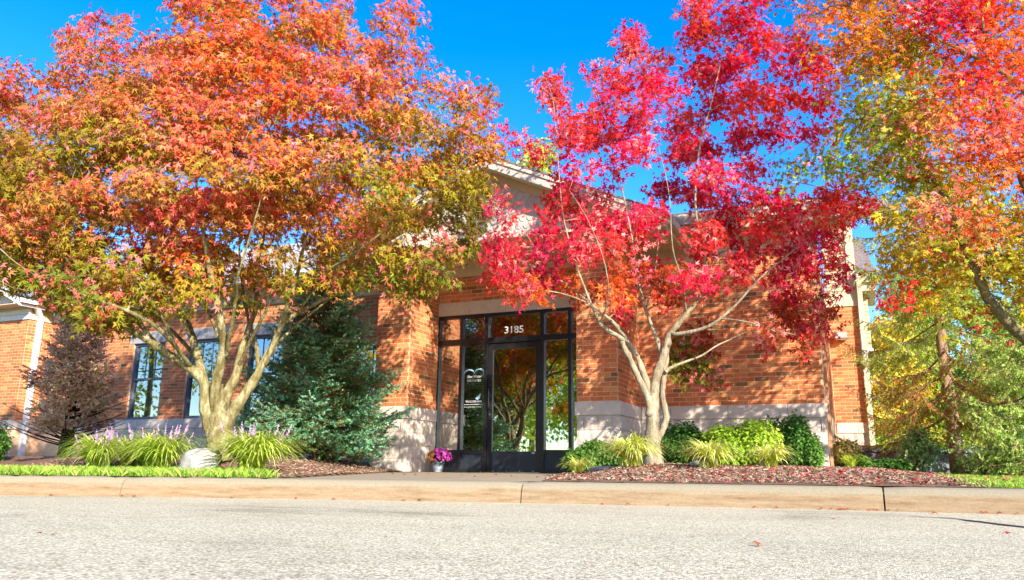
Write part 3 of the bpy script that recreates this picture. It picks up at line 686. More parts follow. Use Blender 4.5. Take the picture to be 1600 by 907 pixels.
def twigs(b, A, B, r0, r1, sag, n=3, K=4):
    """many thin curved twigs from A to B at once"""
    A = np.asarray(A, float); B = np.asarray(B, float); t = np.linspace(0, 1, K)[None, :, None]
    C = (A+B)/2+sag; P = (1-t)**2*A[:, None]+2*t*(1-t)*C[:, None]+t*t*B[:, None]
    d = nrm(B-A); ref = np.where(np.abs(d[:, 2:3]) > .8, np.array([[1., .2, 0]]), np.array([[.1, .2, 1.]])); a = nrm(np.cross(d, ref)); c = np.cross(d, a)
    R = (np.asarray(r0)[:, None]*(1-t[0, :, 0])[None]+np.asarray(r1)[:, None]*t[0, :, 0][None])
    th = np.linspace(0, 2*np.pi, n, endpoint=False)
    V = P[:, :, None, :]+R[:, :, None, None]*(np.cos(th)[None, None, :, None]*a[:, None, None, :]+np.sin(th)[None, None, :, None]*c[:, None, None, :])
    base = (np.arange(len(A))*K*n)[:, None, None]; i, j = np.meshgrid(np.arange(K-1), np.arange(n), indexing='ij'); j2 = (j+1) % n
    f = np.stack([i*n+j, i*n+j2, (i+1)*n+j2, (i+1)*n+j], -1).reshape(1, -1, 4)+base
    b.add(V.reshape(-1, 3), f.reshape(-1, 4)); return P

def inpoly(x, y, poly):
    x = np.asarray(x); y = np.asarray(y); r = np.zeros(x.shape, bool); n = len(poly)
    for i in range(n):
        x1, y1 = poly[i]; x2, y2 = poly[(i+1) % n]
        r ^= ((y1 > y) != (y2 > y)) & (x < (x2-x1)*(y-y1)/((y2-y1) if y2 != y1 else 1e-9)+x1)
    return r
def edge_dist(x, y, poly):
    d = 1e9; n = len(poly)
    for i in range(n):
        a = np.array(poly[i], float); b_ = np.array(poly[(i+1) % n], float); ab = b_-a; t = np.clip(((x-a[0])*ab[0]+(y-a[1])*ab[1])/(ab@ab), 0, 1)
        d = min(d, math.hypot(x-a[0]-t*ab[0], y-a[1]-t*ab[1]))
    return d
def idw(px, py, ctrl):
    P = np.array([c[:2] for c in ctrl], float); Cc = np.array([c[2] for c in ctrl], float)
    w_ = 1/(((P[:, 0]-px)**2+(P[:, 1]-py)**2)/900+.4)**1.6; return (w_[:, None]*Cc).sum(0)/w_.sum()

def make_tree(name, label, cat, D, limbs, blobs, leaf, size, per, bark, leafm, trunk_n=10, spray_r=.16, flat=.35, hang=.35, up=.75, out=.35, seed=1, twig_r=.004, var=.16, sprayn=13, accent=None, girth=1.0, under=None):
    """limbs: [name, [(px,py,depth offset,radius)...]]; blobs: [(px,py,depth offset,rx,ry px,density,colour)]"""
    r = np.random.default_rng(seed)
    p0 = limbs[0][1][0]; base = at(p0[0], p0[1], D+p0[2]); T_ = empty(name, tuple(base), label, cat)
    off = np.array(base)
    skel = []; skr = []
    trunk = None
    for nm, pts in limbs:
        P = np.array([at(q[0], q[1], D+q[2]) for q in pts])-off; R = [q[3] for q in pts]
        P, R = spline(P, R, 6); R = R*girth; R = np.where(R < .02, R*(.62+.38*R/.02), R)
        w_ = np.cumsum(r.normal(0, .004, P.shape), 0)*np.minimum(1, np.linspace(0, 3, len(P)))[:, None]; P = P+w_*.6
        b = MB(); add_tube(b, P, R*(1+.05*np.sin(np.arange(len(R))*1.7)+.07*r.normal(size=len(R))), trunk_n if R[0] > .03 else 7)
        o = b.build(nm, bark, T_ if trunk is None or nm != 'limb' else trunk, smooth=True)
        if trunk is None: trunk = o
        skel.append(P); skr.append(R)
    SK = np.concatenate(skel); SR = np.concatenate(skr)
    SK, SR = SK[SR < .09] if (SR < .09).any() else SK, SR[SR < .09] if (SR < .09).any() else SR
    tw = MB(); lf = MB(); pxm = D/F_PX
    order = []
    cents = [at(q[0], q[1], D+q[2])-off for q in blobs]
    dist = [np.min(np.linalg.norm(SK-c, axis=1)) for c in cents]
    top = np.array([0, 0, 1.0]); cc = np.mean(cents, 0)
    for bi in np.argsort(dist):
        px, py, dz, rx, ry, den, colr = blobs[bi]; c = cents[bi]; R3 = np.array([rx*pxm, (rx+ry)/2*pxm, ry*pxm])
        d = np.linalg.norm(SK-c, axis=1)+1.2*np.clip(SK[:, 2]-c[2]+.1, 0, 9); k = int(np.argmin(d)); a0 = SK[k]
        ra = min(SR[k]*.7, .010+.010*min(1.5, d[k])); sag = np.array([[0, 0, .12*d[k]]])+r.normal(0, .05*d[k], (1, 3))
        P = twigs(tw, a0[None], c[None], [ra], [max(.005, ra*.55)], sag, n=5, K=7)[0]
        SK = np.vstack([SK, P[1:]]); SR = np.concatenate([SR, np.linspace(ra, max(.005, ra*.55), 6)])
        area = rx*ry*3.14; n = max(2, int(den*per*area/1000/sprayn))
        u_ = nrm(r.normal(size=(n, 3)))*(r.random((n, 1))**(1/2.4)); loc = u_*R3
        sc = c+loc[:, 0:1]*_r0+loc[:, 1:2]*F0+loc[:, 2:3]*top
        src = np.concatenate([P[2:], c+(sc[:max(1, n//3)]-c)*.55]); ii = np.argmin(np.linalg.norm(sc[:, None]-src[None], axis=2)+r.random((n, len(src)))*.12, 1)
        if n//3 >= 1:
            kk = max(1, n//3); twigs(tw, np.repeat(c[None], kk, 0), src[-kk:], np.full(kk, ra*.5+.002), np.full(kk, twig_r), r.normal(0, .03, (kk, 3)), n=3)
        twigs(tw, src[ii], sc, np.full(n, twig_r), np.full(n, twig_r*.5), np.array([0, 0, .03])+r.normal(0, .02, (n, 3)), n=3, K=3)
        # leaf sprays
        m = sprayn; nn = n*m
        outw = nrm(np.repeat(sc-cc, m, 0)*np.array([1, 1, .4])); dn = nrm(np.repeat(top*up+r.normal(0, .28, (n, 3)), m, 0)+outw*out)
        ang = r.random(nn)*2*np.pi; rad = np.sqrt(r.random(nn))*spray_r*(.7+.6*r.random(nn)); e1 = nrm(np.cross(dn, np.array([.3, .5, .1]))); e2 = np.cross(dn, e1)
        rd = e1*np.cos(ang)[:, None]+e2*np.sin(ang)[:, None]
        pos = np.repeat(sc, m, 0)+rd*rad[:, None]+dn*(r.normal(0, spray_r*flat, nn)-rad*hang*.6)[:, None]
        nv = dn+r.normal(0, .42, (nn, 3)); tv = rd+outw*.5-top*hang+r.normal(0, .3, (nn, 3))
        col = np.array(colr)[None]*np.exp(r.normal(0, var, (n, 1)).repeat(m, 0))*np.exp(r.normal(0, var*.8, (nn, 1)))*np.exp(r.normal(0, .10, (nn, 3)))
        if accent is not None:
            pr, ac = accent; k_ = r.random(n).repeat(m) < pr; ai = r.integers(0, len(ac), n).repeat(m); col[k_] = np.array(ac)[ai[k_]]*np.exp(r.normal(0, var, (k_.sum(), 1)))
        if under is not None:  # lower leaves olive: greener pigment, plus shade under each pad put into the colour
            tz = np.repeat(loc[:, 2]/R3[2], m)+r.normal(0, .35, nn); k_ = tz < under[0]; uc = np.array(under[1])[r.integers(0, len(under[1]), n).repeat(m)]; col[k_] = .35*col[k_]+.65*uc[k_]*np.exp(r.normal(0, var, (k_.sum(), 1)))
        sz = size*(.5+.75*r.random(nn)); wh = r.integers(0, 4, nn)
        for q_, tp in enumerate((leaf, curl(leaf, .55), curl(leaf, -.25, .85), curl(leaf, 1.0, .8))):
            k_ = wh == q_
            if k_.any(): scatter(lf, tp, pos[k_], nv[k_], tv[k_], sz[k_], np.clip(col[k_], .004, .9))
    tw.build('branches', bark, T_, smooth=True); lf.build('crown', leafm, T_)
    return T_
def auto_blobs(poly, gap, rad, depth, den, ctrl, seed, holes=(), layers=1, cut=0, dmin=0.15, flat=.5, back=None):
    r = np.random.default_rng(seed); out = []; xs = [p[0] for p in poly]; ys = [p[1] for p in poly]; pxs = []
    for L_ in range(layers):
        Cx = r.uniform(min(xs), max(xs), 6000); Cy = r.uniform(min(ys), max(ys), 6000); ok = inpoly(Cx, Cy, poly)
        for h in holes: ok &= ((Cx-h[0])/h[2])**2+((Cy-h[1])/h[3])**2 >= 1
        pts = np.zeros((0, 2))
        for x, y in zip(Cx[ok], Cy[ok]):
            if len(pts) == 0 or ((pts-(x, y))**2).sum(1).min() >= gap*gap: pts = np.vstack([pts, (x, y)])
        for x, y in pts:
            e = edge_dist(x, y, poly); t = depth*math.sqrt(min(1, e/140))+dmin
            z = r.uniform(-1, 1)*t if layers == 1 else ((L_+.5)/layers*2-1)*t+r.normal(0, .15)
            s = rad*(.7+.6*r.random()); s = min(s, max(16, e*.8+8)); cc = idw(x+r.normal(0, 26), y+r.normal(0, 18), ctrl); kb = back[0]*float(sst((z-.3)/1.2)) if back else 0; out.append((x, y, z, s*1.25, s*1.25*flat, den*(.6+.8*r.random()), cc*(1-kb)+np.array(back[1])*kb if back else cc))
    return out

PINK, REDO, CORAL, ORNG, GOLD, OLIV, GOLV = (.80, .145, .13), (.80, .10, .04), (.82, .15, .085), (.76, .155, .03), (.46, .28, .03), (.28, .24, .02), (.15, .175, .02)
CRIM, MAGE, BRED, YGRN, GREEN, DOLV, SCAR = (.68, .026, .065), (.54, .018, .08), (.40, .07, .025), (.52, .47, .035), (.26, .36, .035), (.17, .16, .02), (.80, .06, .05)
LPINK = (.86, .27, .24)  # pale pink accent leaves: sun highlights put into the leaf colour

# ------------------------------------------------------------------ the big orange maple on the left
poly = [(-110, 150), (-60, 110), (0, 98), (30, 122), (90, 128), (98, 80), (118, 45), (150, 28), (190, 32), (215, 50), (260, 42), (268, 12), (300, -25), (420, -50), (545, -20), (545, 35), (562, 66), (592, 52), (600, 24), (630, 8), (656, 22), (640, 48), (660, 82), (642, 112), (682, 128), (700, 118), (716, 142), (742, 132), (770, 146), (758, 172), (752, 205), (775, 225), (764, 262), (755, 300), (762, 335), (735, 372), (700, 402), (688, 432), (650, 452), (612, 440), (560, 415), (500, 408), (450, 425), (400, 412), (350, 420), (300, 425), (230, 418), (190, 440), (205, 490), (190, 515), (140, 500), (110, 478), (60, 470), (-10, 455), (-110, 440)]
ctrl = [(0, 130, PINK), (60, 150, PINK), (30, 200, PINK), (120, 80, CORAL), (160, 60, PINK), (60, 250, OLIV), (120, 240, OLIV), (20, 300, OLIV), (60, 330, CORAL), (130, 340, OLIV), (160, 130, CORAL), (200, 160, OLIV), (180, 190, CORAL), (220, 90, CORAL), (300, 60, REDO), (340, 20, ORNG), (420, 60, REDO), (480, 40, REDO), (450, 120, REDO), (380, 120, ORNG), (470, 170, SCAR), (520, 60, ORNG), (600, 60, ORNG), (640, 40, ORNG), (560, 130, ORNG), (560, 200, OLIV), (620, 150, CORAL), (700, 160, ORNG), (740, 180, ORNG), (650, 210, GOLD), (620, 260, OLIV), (700, 240, GOLD), (300, 140, CORAL), (280, 200, REDO), (350, 200, CORAL), (410, 230, CORAL), (200, 230, OLIV), (250, 260, OLIV), (330, 280, CORAL), (150, 390, PINK), (220, 395, SCAR), (100, 380, CORAL), (280, 350, PINK), (330, 345, CORAL), (390, 330, CORAL), (300, 400, ORNG), (360, 420, GOLD), (420, 405, GOLD), (440, 360, CORAL), (500, 350, CORAL), (500, 300, CORAL), (520, 400, ORNG), (580, 370, CORAL), (600, 410, GOLD), (650, 400, OLIV), (660, 430, GOLV), (730, 340, DOLV), (700, 300, OLIV), (700, 370, OLIV), (60, 430, GOLV), (0, 420, GOLV), (120, 450, GOLV), (160, 495, DOLV), (200, 440, OLIV), (0, 350, CORAL), (40, 400, OLIV), (250, 310, OLIV), (460, 280, GOLD), (540, 260, OLIV), (400, 280, GOLD), (350, 310, OLIV), (470, 390, GOLD), (550, 400, GOLD), (200, 300, OLIV), (160, 320, OLIV), (90, 290, GOLV), (30, 270, OLIV), (560, 320, GOLD), (640, 330, GOLD), (680, 330, OLIV), (130, 200, OLIV), (520, 230, GOLD), (600, 220, OLIV), (330, 240, CORAL), (240, 140, OLIV), (400, 170, REDO), (440, 200, CORAL), (370, 60, REDO), (300, 110, CORAL), (260, 70, PINK), (540, 100, CORAL)]
holes = [(200, 268, 48, 20), (300, 272, 36, 16), (650, 300, 34, 22), (618, 300, 34, 26), (225, 200, 14, 10)]
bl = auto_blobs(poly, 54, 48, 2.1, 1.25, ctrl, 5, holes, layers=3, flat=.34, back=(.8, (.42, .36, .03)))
# loose tips along the outline
r_ = np.random.default_rng(3)
for x, y in [(110, 60), (150, 35), (190, 40), (290, 0), (545, 15), (640, 20), (625, 40), (655, 85), (720, 135), (765, 148), (755, 175), (760, 215), (95, 120), (20, 110), (770, 240), (745, 290), (600, 35), (750, 330), (735, 365), (700, 395), (670, 440), (640, 448), (150, 500), (180, 505), (360, 430), (330, 440), (390, 428), (440, 432), (280, 440), (540, 430), (250, 430)]:
    bl.append((x, y, r_.normal(0, .5), 22, 15, 1.2, idw(x, y, ctrl)))
for x, y, rx, ry, c in [(20, 425, 40, 14, GOLV), (80, 440, 42, 14, GOLV), (140, 430, 40, 14, OLIV), (100, 470, 34, 12, GOLV), (150, 480, 34, 14, DOLV), (180, 500, 26, 12, DOLV), (210, 460, 34, 14, OLIV), (190, 415, 40, 14, OLIV), (250, 430, 36, 14, GOLD), (300, 440, 34, 13, GOLD), (340, 450, 30, 12, GOLD), (270, 400, 38, 14, ORNG), (30, 380, 40, 14, OLIV), (90, 400, 40, 12, CORAL), (400, 440, 34, 12, GOLD), (450, 440, 34, 12, OLIV), (500, 425, 36, 13, GOLD), (550, 430, 36, 13, OLIV), (600, 445, 30, 12, GOLV), (650, 450, 30, 12, GOLV), (690, 425, 26, 12, DOLV), (720, 390, 26, 14, DOLV), (400, 470, 20, 10, OLIV), (60, 350, 40, 14, CORAL), (10, 330, 36, 14, CORAL), (230, 350, 40, 14, PINK), (330, 390, 36, 13, ORNG), (-40, 420, 40, 16, GOLV), (290, 470, 22, 10, OLIV), (230, 480, 24, 10, OLIV)]:
    for dz in (-.9, .5): bl.append((x+r_.normal(0, 8), y+r_.normal(0, 5), dz+r_.normal(0, .5), rx, ry, 1.2, c))
R0 = .115
limbs = [('trunk', [(344, 722, 0, .21), (342, 690, 0, .185), (340, 655, 0, .155), (338, 622, 0, .12), (337, 600, 0, .10)]),
 ('limb', [(338, 712, 0, .06), (330, 680, -.03, .09), (322, 640, -.05, .092), (318, 592, -.06, .09), (268, 555, -.2, .068), (226, 526, -.35, .055), (168, 492, -.5, .042), (105, 471, -.6, .032), (42, 459, -.7, .022), (-40, 430, -.8, .014)]),
 ('limb', [(322, 640, -.04, .05), (318, 600, .0, .072), (312, 576, .05, .07), (300, 538, .2, .06), (289, 505, .4, .05), (268, 475, .6, .042), (235, 438, .8, .033), (205, 380, 1.0, .022), (180, 280, 1.1, .014), (170, 130, 1.1, .007)]),
 ('limb', [(342, 690, -.02, .05), (339, 650, -.04, .085), (336, 609, -.10, .088), (344, 570, -.2, .075), (350, 540, -.3, .065), (346, 505, -.45, .055), (336, 460, -.6, .045), (325, 400, -.8, .035), (310, 300, -1.0, .022), (300, 180, -1.0, .013), (310, 60, -.9, .006)]),
 ('limb', [(343, 690, .05, .06), (346, 650, .1, .085), (356, 612, .15, .08), (369, 586, .2, .07), (378, 540, .35, .058), (386, 522, .4, .052), (400, 471, .55, .044), (396, 435, .6, .036), (410, 370, .7, .028), (435, 260, .8, .018), (450, 140, .7, .010), (460, 40, .6, .005)]),
 ('limb', [(344, 715, .0, .07), (350, 690, .0, .10), (358, 660, .0, .092), (369, 639, 0, .088), (397, 599, .05, .075), (410, 574, .1, .066), (430, 536, .15, .056), (438, 515, .2, .05), (463, 492, .3, .038), (509, 467, .4, .03), (551, 454, .45, .022), (590, 445, .5, .015), (650, 420, .5, .008)]),
 ('limb', [(412, 572, .1, .05), (434, 521, .0, .046), (451, 471, -.2, .04), (466, 425, -.35, .032), (472, 400, -.45, .028), (490, 330, -.6, .02), (520, 220, -.7, .013), (570, 120, -.6, .007), (625, 50, -.6, .004)]),
 ('limb', [(448, 480, -.15, .032), (462, 458, -.3, .03), (479, 441, -.5, .026), (528, 410, -.8, .02), (585, 370, -1.0, .014), (660, 310, -1.1, .009), (735, 240, -1.1, .005)]),
 ('limb', [(235, 533, -.35, .034), (212, 490, -.3, .028), (197, 463, -.2, .023), (180, 415, -.1, .017), (150, 340, 0, .012), (110, 230, .1, .007), (60, 160, .2, .004)]),
 ('limb', [(300, 576, -.1, .04), (255, 520, -.8, .032), (200, 485, -1.2, .025), (120, 455, -1.5, .018), (40, 420, -1.7, .012), (-30, 360, -1.8, .006)]),
 ('limb', [(404, 585, .1, .04), (400, 540, .3, .034), (388, 500, .55, .03), (378, 450, .9, .024), (372, 380, 1.2, .017), (380, 280, 1.4, .010), (390, 160, 1.4, .005)]),
 ('limb', [(352, 560, -.2, .035), (360, 520, -.5, .03), (368, 470, -.8, .025), (372, 430, -1.1, .02), (400, 340, -1.4, .013), (430, 230, -1.5, .007)]),
 ('limb', [(296, 525, .2, .03), (276, 470, .0, .026), (262, 420, -.2, .02), (240, 340, -.5, .013), (220, 220, -.6, .008), (230, 110, -.5, .004)]),
 ('limb', [(330, 620, .1, .04), (305, 560, .5, .034), (272, 520, .9, .028), (225, 480, 1.2, .022), (170, 455, 1.4, .016), (100, 440, 1.5, .010), (30, 400, 1.6, .005)]),
 ('limb', [(255, 547, -.25, .03), (215, 505, -.2, .025), (170, 470, .0, .02), (120, 440, .2, .014), (60, 390, .3, .008)]),
 ('limb', [(280, 562, -.2, .03), (262, 510, -.5, .026), (238, 470, -.8, .021), (205, 430, -1.0, .015), (160, 370, -1.2, .009)]),
 ('limb', [(205, 512, -.4, .02), (150, 478, -.9, .015), (90, 462, -1.2, .011), (20, 446, -1.4, .007)]),
 ('limb', [(348, 545, -.25, .03), (330, 500, .2, .026), (312, 460, .5, .02), (296, 410, .7, .015), (280, 330, .8, .009)]),
 ('limb', [(372, 575, .25, .032), (392, 530, .0, .028), (412, 490, -.3, .023), (425, 450, -.5, .018), (440, 390, -.7, .012)]),
 ('limb', [(418, 560, .12, .03), (455, 515, .5, .025), (500, 480, .8, .02), (550, 440, 1.1, .014), (610, 400, 1.3, .009), (670, 380, 1.3, .005)]),
 ('limb', [(463, 492, .3, .022), (500, 440, .1, .018), (540, 400, -.1, .013), (590, 340, -.3, .008)]),
 ('limb', [(500, 470, .4, .018), (540, 430, .7, .014), (600, 380, 1.0, .01), (680, 340, 1.1, .006), (740, 310, 1.0, .004)])]
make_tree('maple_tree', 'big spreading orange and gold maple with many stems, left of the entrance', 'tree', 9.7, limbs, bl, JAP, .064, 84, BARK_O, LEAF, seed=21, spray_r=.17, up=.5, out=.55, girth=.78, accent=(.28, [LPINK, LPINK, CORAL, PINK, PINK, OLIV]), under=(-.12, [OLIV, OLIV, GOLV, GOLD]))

# ------------------------------------------------------------------ the crimson maple right of the door
B = []
def bb(x, y, rx, ry, c, dz=None, den=1.0): B.append((x, y, r_.uniform(-1.0, 1.0) if dz is None else dz, rx*1.04, ry*1.0, den*1.0, c))
for q in [(868, 150, 22, 40), (890, 200, 34, 26), (925, 205, 38, 28), (850, 118, 12, 22), (875, 210, 26, 18), (985, 75, 26, 32), (960, 125, 34, 28), (945, 165, 32, 22), (1015, 130, 34, 30), (1000, 180, 36, 26), (965, 215, 28, 22), (1000, 235, 34, 22), (985, 50, 14, 16), (1040, 90, 20, 18), (930, 110, 16, 14),
          (1110, 45, 30, 36), (1160, 30, 34, 34), (1100, 110, 34, 34), (1150, 95, 38, 32), (1200, 60, 34, 28), (1240, 95, 38, 30), (1290, 110, 24, 24), (1120, 165, 38, 28), (1180, 150, 40, 30), (1230, 150, 38, 26), (1280, 165, 26, 22), (1070, 195, 32, 26), (1100, 230, 36, 24), (1160, 215, 38, 26), (1220, 205, 38, 22), (1280, 205, 26, 16), (1060, 245, 26, 22), (1120, 275, 36, 22), (1180, 265, 30, 20), (1090, 15, 22, 26), (1130, -25, 36, 30), (1190, -20, 32, 26), (1080, 60, 14, 22), (1050, 150, 16, 16), (1310, 195, 12, 10), (1245, 60, 20, 14)]:
    bb(*q, SCAR if r_.random() < .45 else CRIM, den=.9)
for q in [(785, 212, 14, 8), (808, 222, 20, 10), (838, 240, 22, 12), (862, 258, 18, 10), (905, 262, 22, 12), (895, 230, 14, 10), (950, 262, 20, 14), (1040, 290, 28, 20), (1090, 305, 34, 24), (880, 295, 34, 16), (930, 300, 26, 14), (870, 330, 34, 18), (920, 345, 38, 22), (965, 350, 32, 22), (1010, 340, 26, 18), (850, 365, 28, 16), (780, 375, 24, 20), (765, 395, 20, 18), (800, 400, 26, 22), (840, 395, 32, 16), (890, 385, 34, 18), (945, 385, 30, 16), (1000, 375, 26, 16), (775, 318, 14, 9), (768, 305, 8, 8), (795, 340, 12, 9), (762, 430, 18, 10), (800, 435, 30, 14), (845, 430, 28, 14)]:
    bb(*q, CRIM if r_.random() < .55 else MAGE if r_.random() < .4 else SCAR)
for q in [(1150, 310, 34, 20), (1200, 300, 32, 18), (1235, 325, 36, 20), (1290, 310, 34, 18), (1335, 300, 28, 14), (1360, 325, 24, 18), (1310, 340, 34, 16), (1255, 360, 34, 20), (1200, 350, 32, 18), (1140, 350, 30, 20), (1180, 385, 34, 20), (1240, 395, 34, 18), (1290, 380, 28, 18), (1310, 415, 24, 16), (1270, 425, 30, 16), (1220, 430, 32, 16), (1160, 420, 30, 18), (1110, 370, 28, 20), (1320, 440, 18, 12), (1100, 400, 24, 16), (1375, 345, 12, 12)]:
    bb(*q, SCAR if r_.random() < .5 else CRIM)
for q in [(1240, 465, 32, 16), (1280, 470, 26, 16), (1300, 490, 16, 14), (1225, 490, 28, 14), (1260, 515, 24, 16), (1195, 535, 14, 12), (1215, 520, 14, 12), (1268, 540, 12, 14), (1285, 515, 16, 12)]: bb(*q, BRED if r_.random() < .6 else CRIM)
for q in [(975, 420, 28, 18), (955, 455, 22, 18), (920, 455, 16, 12), (965, 490, 14, 16), (1035, 440, 26, 16), (1045, 470, 18, 16), (1090, 435, 26, 14), (1110, 450, 20, 12), (1015, 420, 18, 12), (870, 440, 22, 14), (900, 460, 14, 10), (830, 455, 20, 14), (795, 455, 20, 12), (810, 470, 10, 8)]: bb(*q, ORNG if r_.random() < .25 else (.5, .09, .03) if r_.random() < .6 else CRIM)
for q in [(1065, 540, 18, 18), (1085, 565, 24, 18), (1100, 540, 18, 16), (1075, 590, 20, 10), (1110, 585, 14, 12), (1118, 605, 8, 8), (1055, 565, 14, 16), (1095, 520, 14, 12)]: bb(*q, DOLV if r_.random() < .35 else BRED, dz=.9)
limbs = [('trunk', [(1022, 732, 0, .17), (1021, 712, 0, .14), (1020, 690, 0, .115), (1020, 660, 0, .10), (1019, 636, 0, .10), (1018, 615, 0, .095)]),
 ('limb', [(1015, 650, -.05, .062), (1012, 622, -.08, .058), (990, 575, -.12, .05), (972, 538, -.2, .042), (968, 528, -.22, .04), (937, 506, -.35, .03), (925, 480, -.4, .022), (900, 420, -.5, .016), (878, 340, -.5, .012), (868, 250, -.4, .009), (860, 150, -.3, .005)]),
 ('limb', [(1017, 640, .0, .06), (1015, 616, .0, .056), (1002, 575, .05, .047), (990, 550, .1, .042), (970, 522, .15, .035), (953, 502, .2, .03), (921, 477, .3, .022), (880, 444, .4, .016), (835, 418, .45, .011), (780, 395, .5, .006)]),
 ('limb', [(1020, 632, 0, .085), (1024, 600, 0, .078), (1032, 570, 0, .07), (1043, 538, 0, .06), (1046, 520, .0, .052), (1072, 489, -.1, .042), (1096, 456, -.15, .034), (1102, 400, -.2, .026), (1088, 330, -.25, .022), (1092, 240, -.2, .017), (1115, 140, -.1, .011), (1135, 40, -.1, .006)]),
 ('limb', [(1048, 520, .0, .036), (1060, 522, -.1, .034), (1108, 510, -.3, .028), (1145, 481, -.45, .022), (1190, 432, -.6, .016), (1235, 395, -.7, .012), (1300, 345, -.7, .007), (1370, 325, -.7, .004)]),
 ('limb', [(1034, 560, .05, .042), (1027, 530, .1, .036), (1018, 505, .15, .03), (1010, 481, .2, .026), (1000, 440, .25, .022), (988, 370, .3, .017), (972, 290, .35, .013), (955, 200, .3, .008), (985, 90, .2, .004)]),
 ('limb', [(1040, 582, .05, .03), (1045, 577, .05, .028), (1060, 569, .05, .024), (1092, 558, .1, .02), (1125, 538, .15, .016), (1166, 518, .2, .012), (1205, 503, .2, .008), (1250, 480, .2, .004)]),
 ('limb', [(1026, 690, .1, .055), (1034, 674, .14, .05), (1042, 655, .16, .047), (1040, 636, .16, .045), (1036, 612, .14, .044), (1039, 585, .1, .042), (1044, 548, .1, .04)]),
 ('limb', [(1100, 430, -.15, .022), (1125, 380, .1, .018), (1160, 300, .3, .014), (1200, 200, .4, .010), (1260, 120, .4, .005)]),
 ('limb', [(1010, 481, .2, .018), (1022, 430, .5, .015), (1030, 360, .7, .012), (1035, 280, .8, .009), (1060, 180, .8, .005)]),
 ('limb', [(937, 506, -.35, .018), (950, 470, -.7, .015), (945, 420, -.9, .011), (920, 350, -1., .007), (890, 300, -1., .004)]),
 ('limb', [(1072, 489, -.1, .02), (1066, 440, -.4, .016), (1050, 390, -.6, .012), (1045, 300, -.7, .008), (1020, 200, -.6, .004)])]
make_tree('maple_tree', 'slender crimson maple with pale trunk in the mulch bed right of the door', 'tree', 9.3, limbs, B, JAP, .062, 128, BARK_P, LEAF, seed=8, spray_r=.15, hang=.6, up=.4, out=.65, var=.2, girth=.74, accent=(.32, [LPINK, LPINK, SCAR, (.80, .15, .17), (.76, .10, .14), (.62, .12, .04)]))

# ------------------------------------------------------------------ the green to red maple at the right edge
poly = [(1195, -110), (1205, -10), (1235, 25), (1250, 60), (1300, 110), (1310, 190), (1265, 240), (1215, 262), (1230, 290), (1300, 278), (1340, 268), (1372, 300), (1372, 350), (1385, 400), (1400, 440), (1440, 462), (1500, 470), (1560, 450), (1600, 470), (1690, 500), (1760, 440), (1770, 200), (1740, -110)]
ctrl = [(1220, 0, (.45, .17, .05)), (1250, 40, ORNG), (1310, 20, (.5, .2, .05)), (1350, 60, ORNG), (1300, 120, YGRN), (1280, 200, YGRN), (1340, 180, YGRN), (1330, 110, (.42, .36, .04)), (1400, 60, GREEN), (1410, 120, GREEN), (1440, 20, CRIM), (1490, 40, CRIM), (1460, 110, SCAR), (1520, 90, SCAR), (1560, 30, ORNG), (1600, 60, ORNG), (1500, 170, PINK), (1560, 180, PINK), (1600, 200, CORAL), (1380, 200, GREEN), (1370, 120, YGRN), (1400, 170, GREEN), (1400, 250, (.3, .30, .03)), (1450, 230, CORAL), (1440, 280, PINK), (1540, 260, CORAL), (1590, 290, ORNG), (1260, 255, GREEN), (1220, 270, GREEN), (1310, 265, GREEN), (1400, 330, YGRN), (1460, 330, GREEN), (1500, 320, GREEN), (1560, 340, YGRN), (1540, 375, CORAL), (1590, 330, GREEN), (1570, 420, GREEN), (1520, 300, YGRN), (1600, 380, YGRN), (1380, 250, GREEN), (1350, 150, YGRN), (1400, 290, GREEN), (1480, 360, GREEN), (1420, 400, YGRN), (1470, 420, YGRN), (1420, 455, SCAR), (1520, 440, YGRN), (1600, 440, GOLD), (1800, 100, ORNG), (1800, 350, YGRN), (1350, 300, YGRN), (1470, 390, CORAL)]
bl = auto_blobs(poly, 46, 36, 2.0, .9, ctrl, 9, [(1345, 75, 16, 12), (1540, 60, 16, 12), (1545, 105, 12, 18), (1300, 62, 12, 10), (1280, 240, 24, 10), (1335, 240, 22, 14)], layers=2)
for q in [(1225, 255, 18, 10), (1255, 248, 22, 12), (1290, 250, 22, 10), (1250, 275, 22, 8), (1320, 262, 20, 8), (1345, 280, 18, 10)]: bl.append((q[0], q[1], .3, q[2], q[3], 1.0, GREEN))
for q in [(1400, 462, 20, 9, SCAR), (1380, 472, 14, 7, SCAR), (1430, 452, 18, 9, SCAR), (1460, 470, 22, 14, YGRN), (1500, 480, 22, 14, YGRN), (1540, 490, 20, 14, CORAL), (1580, 480, 22, 16, YGRN), (1440, 490, 16, 10, GOLD)]: bl.append((q[0], q[1], -.3, q[2], q[3], 1.0, q[4]))
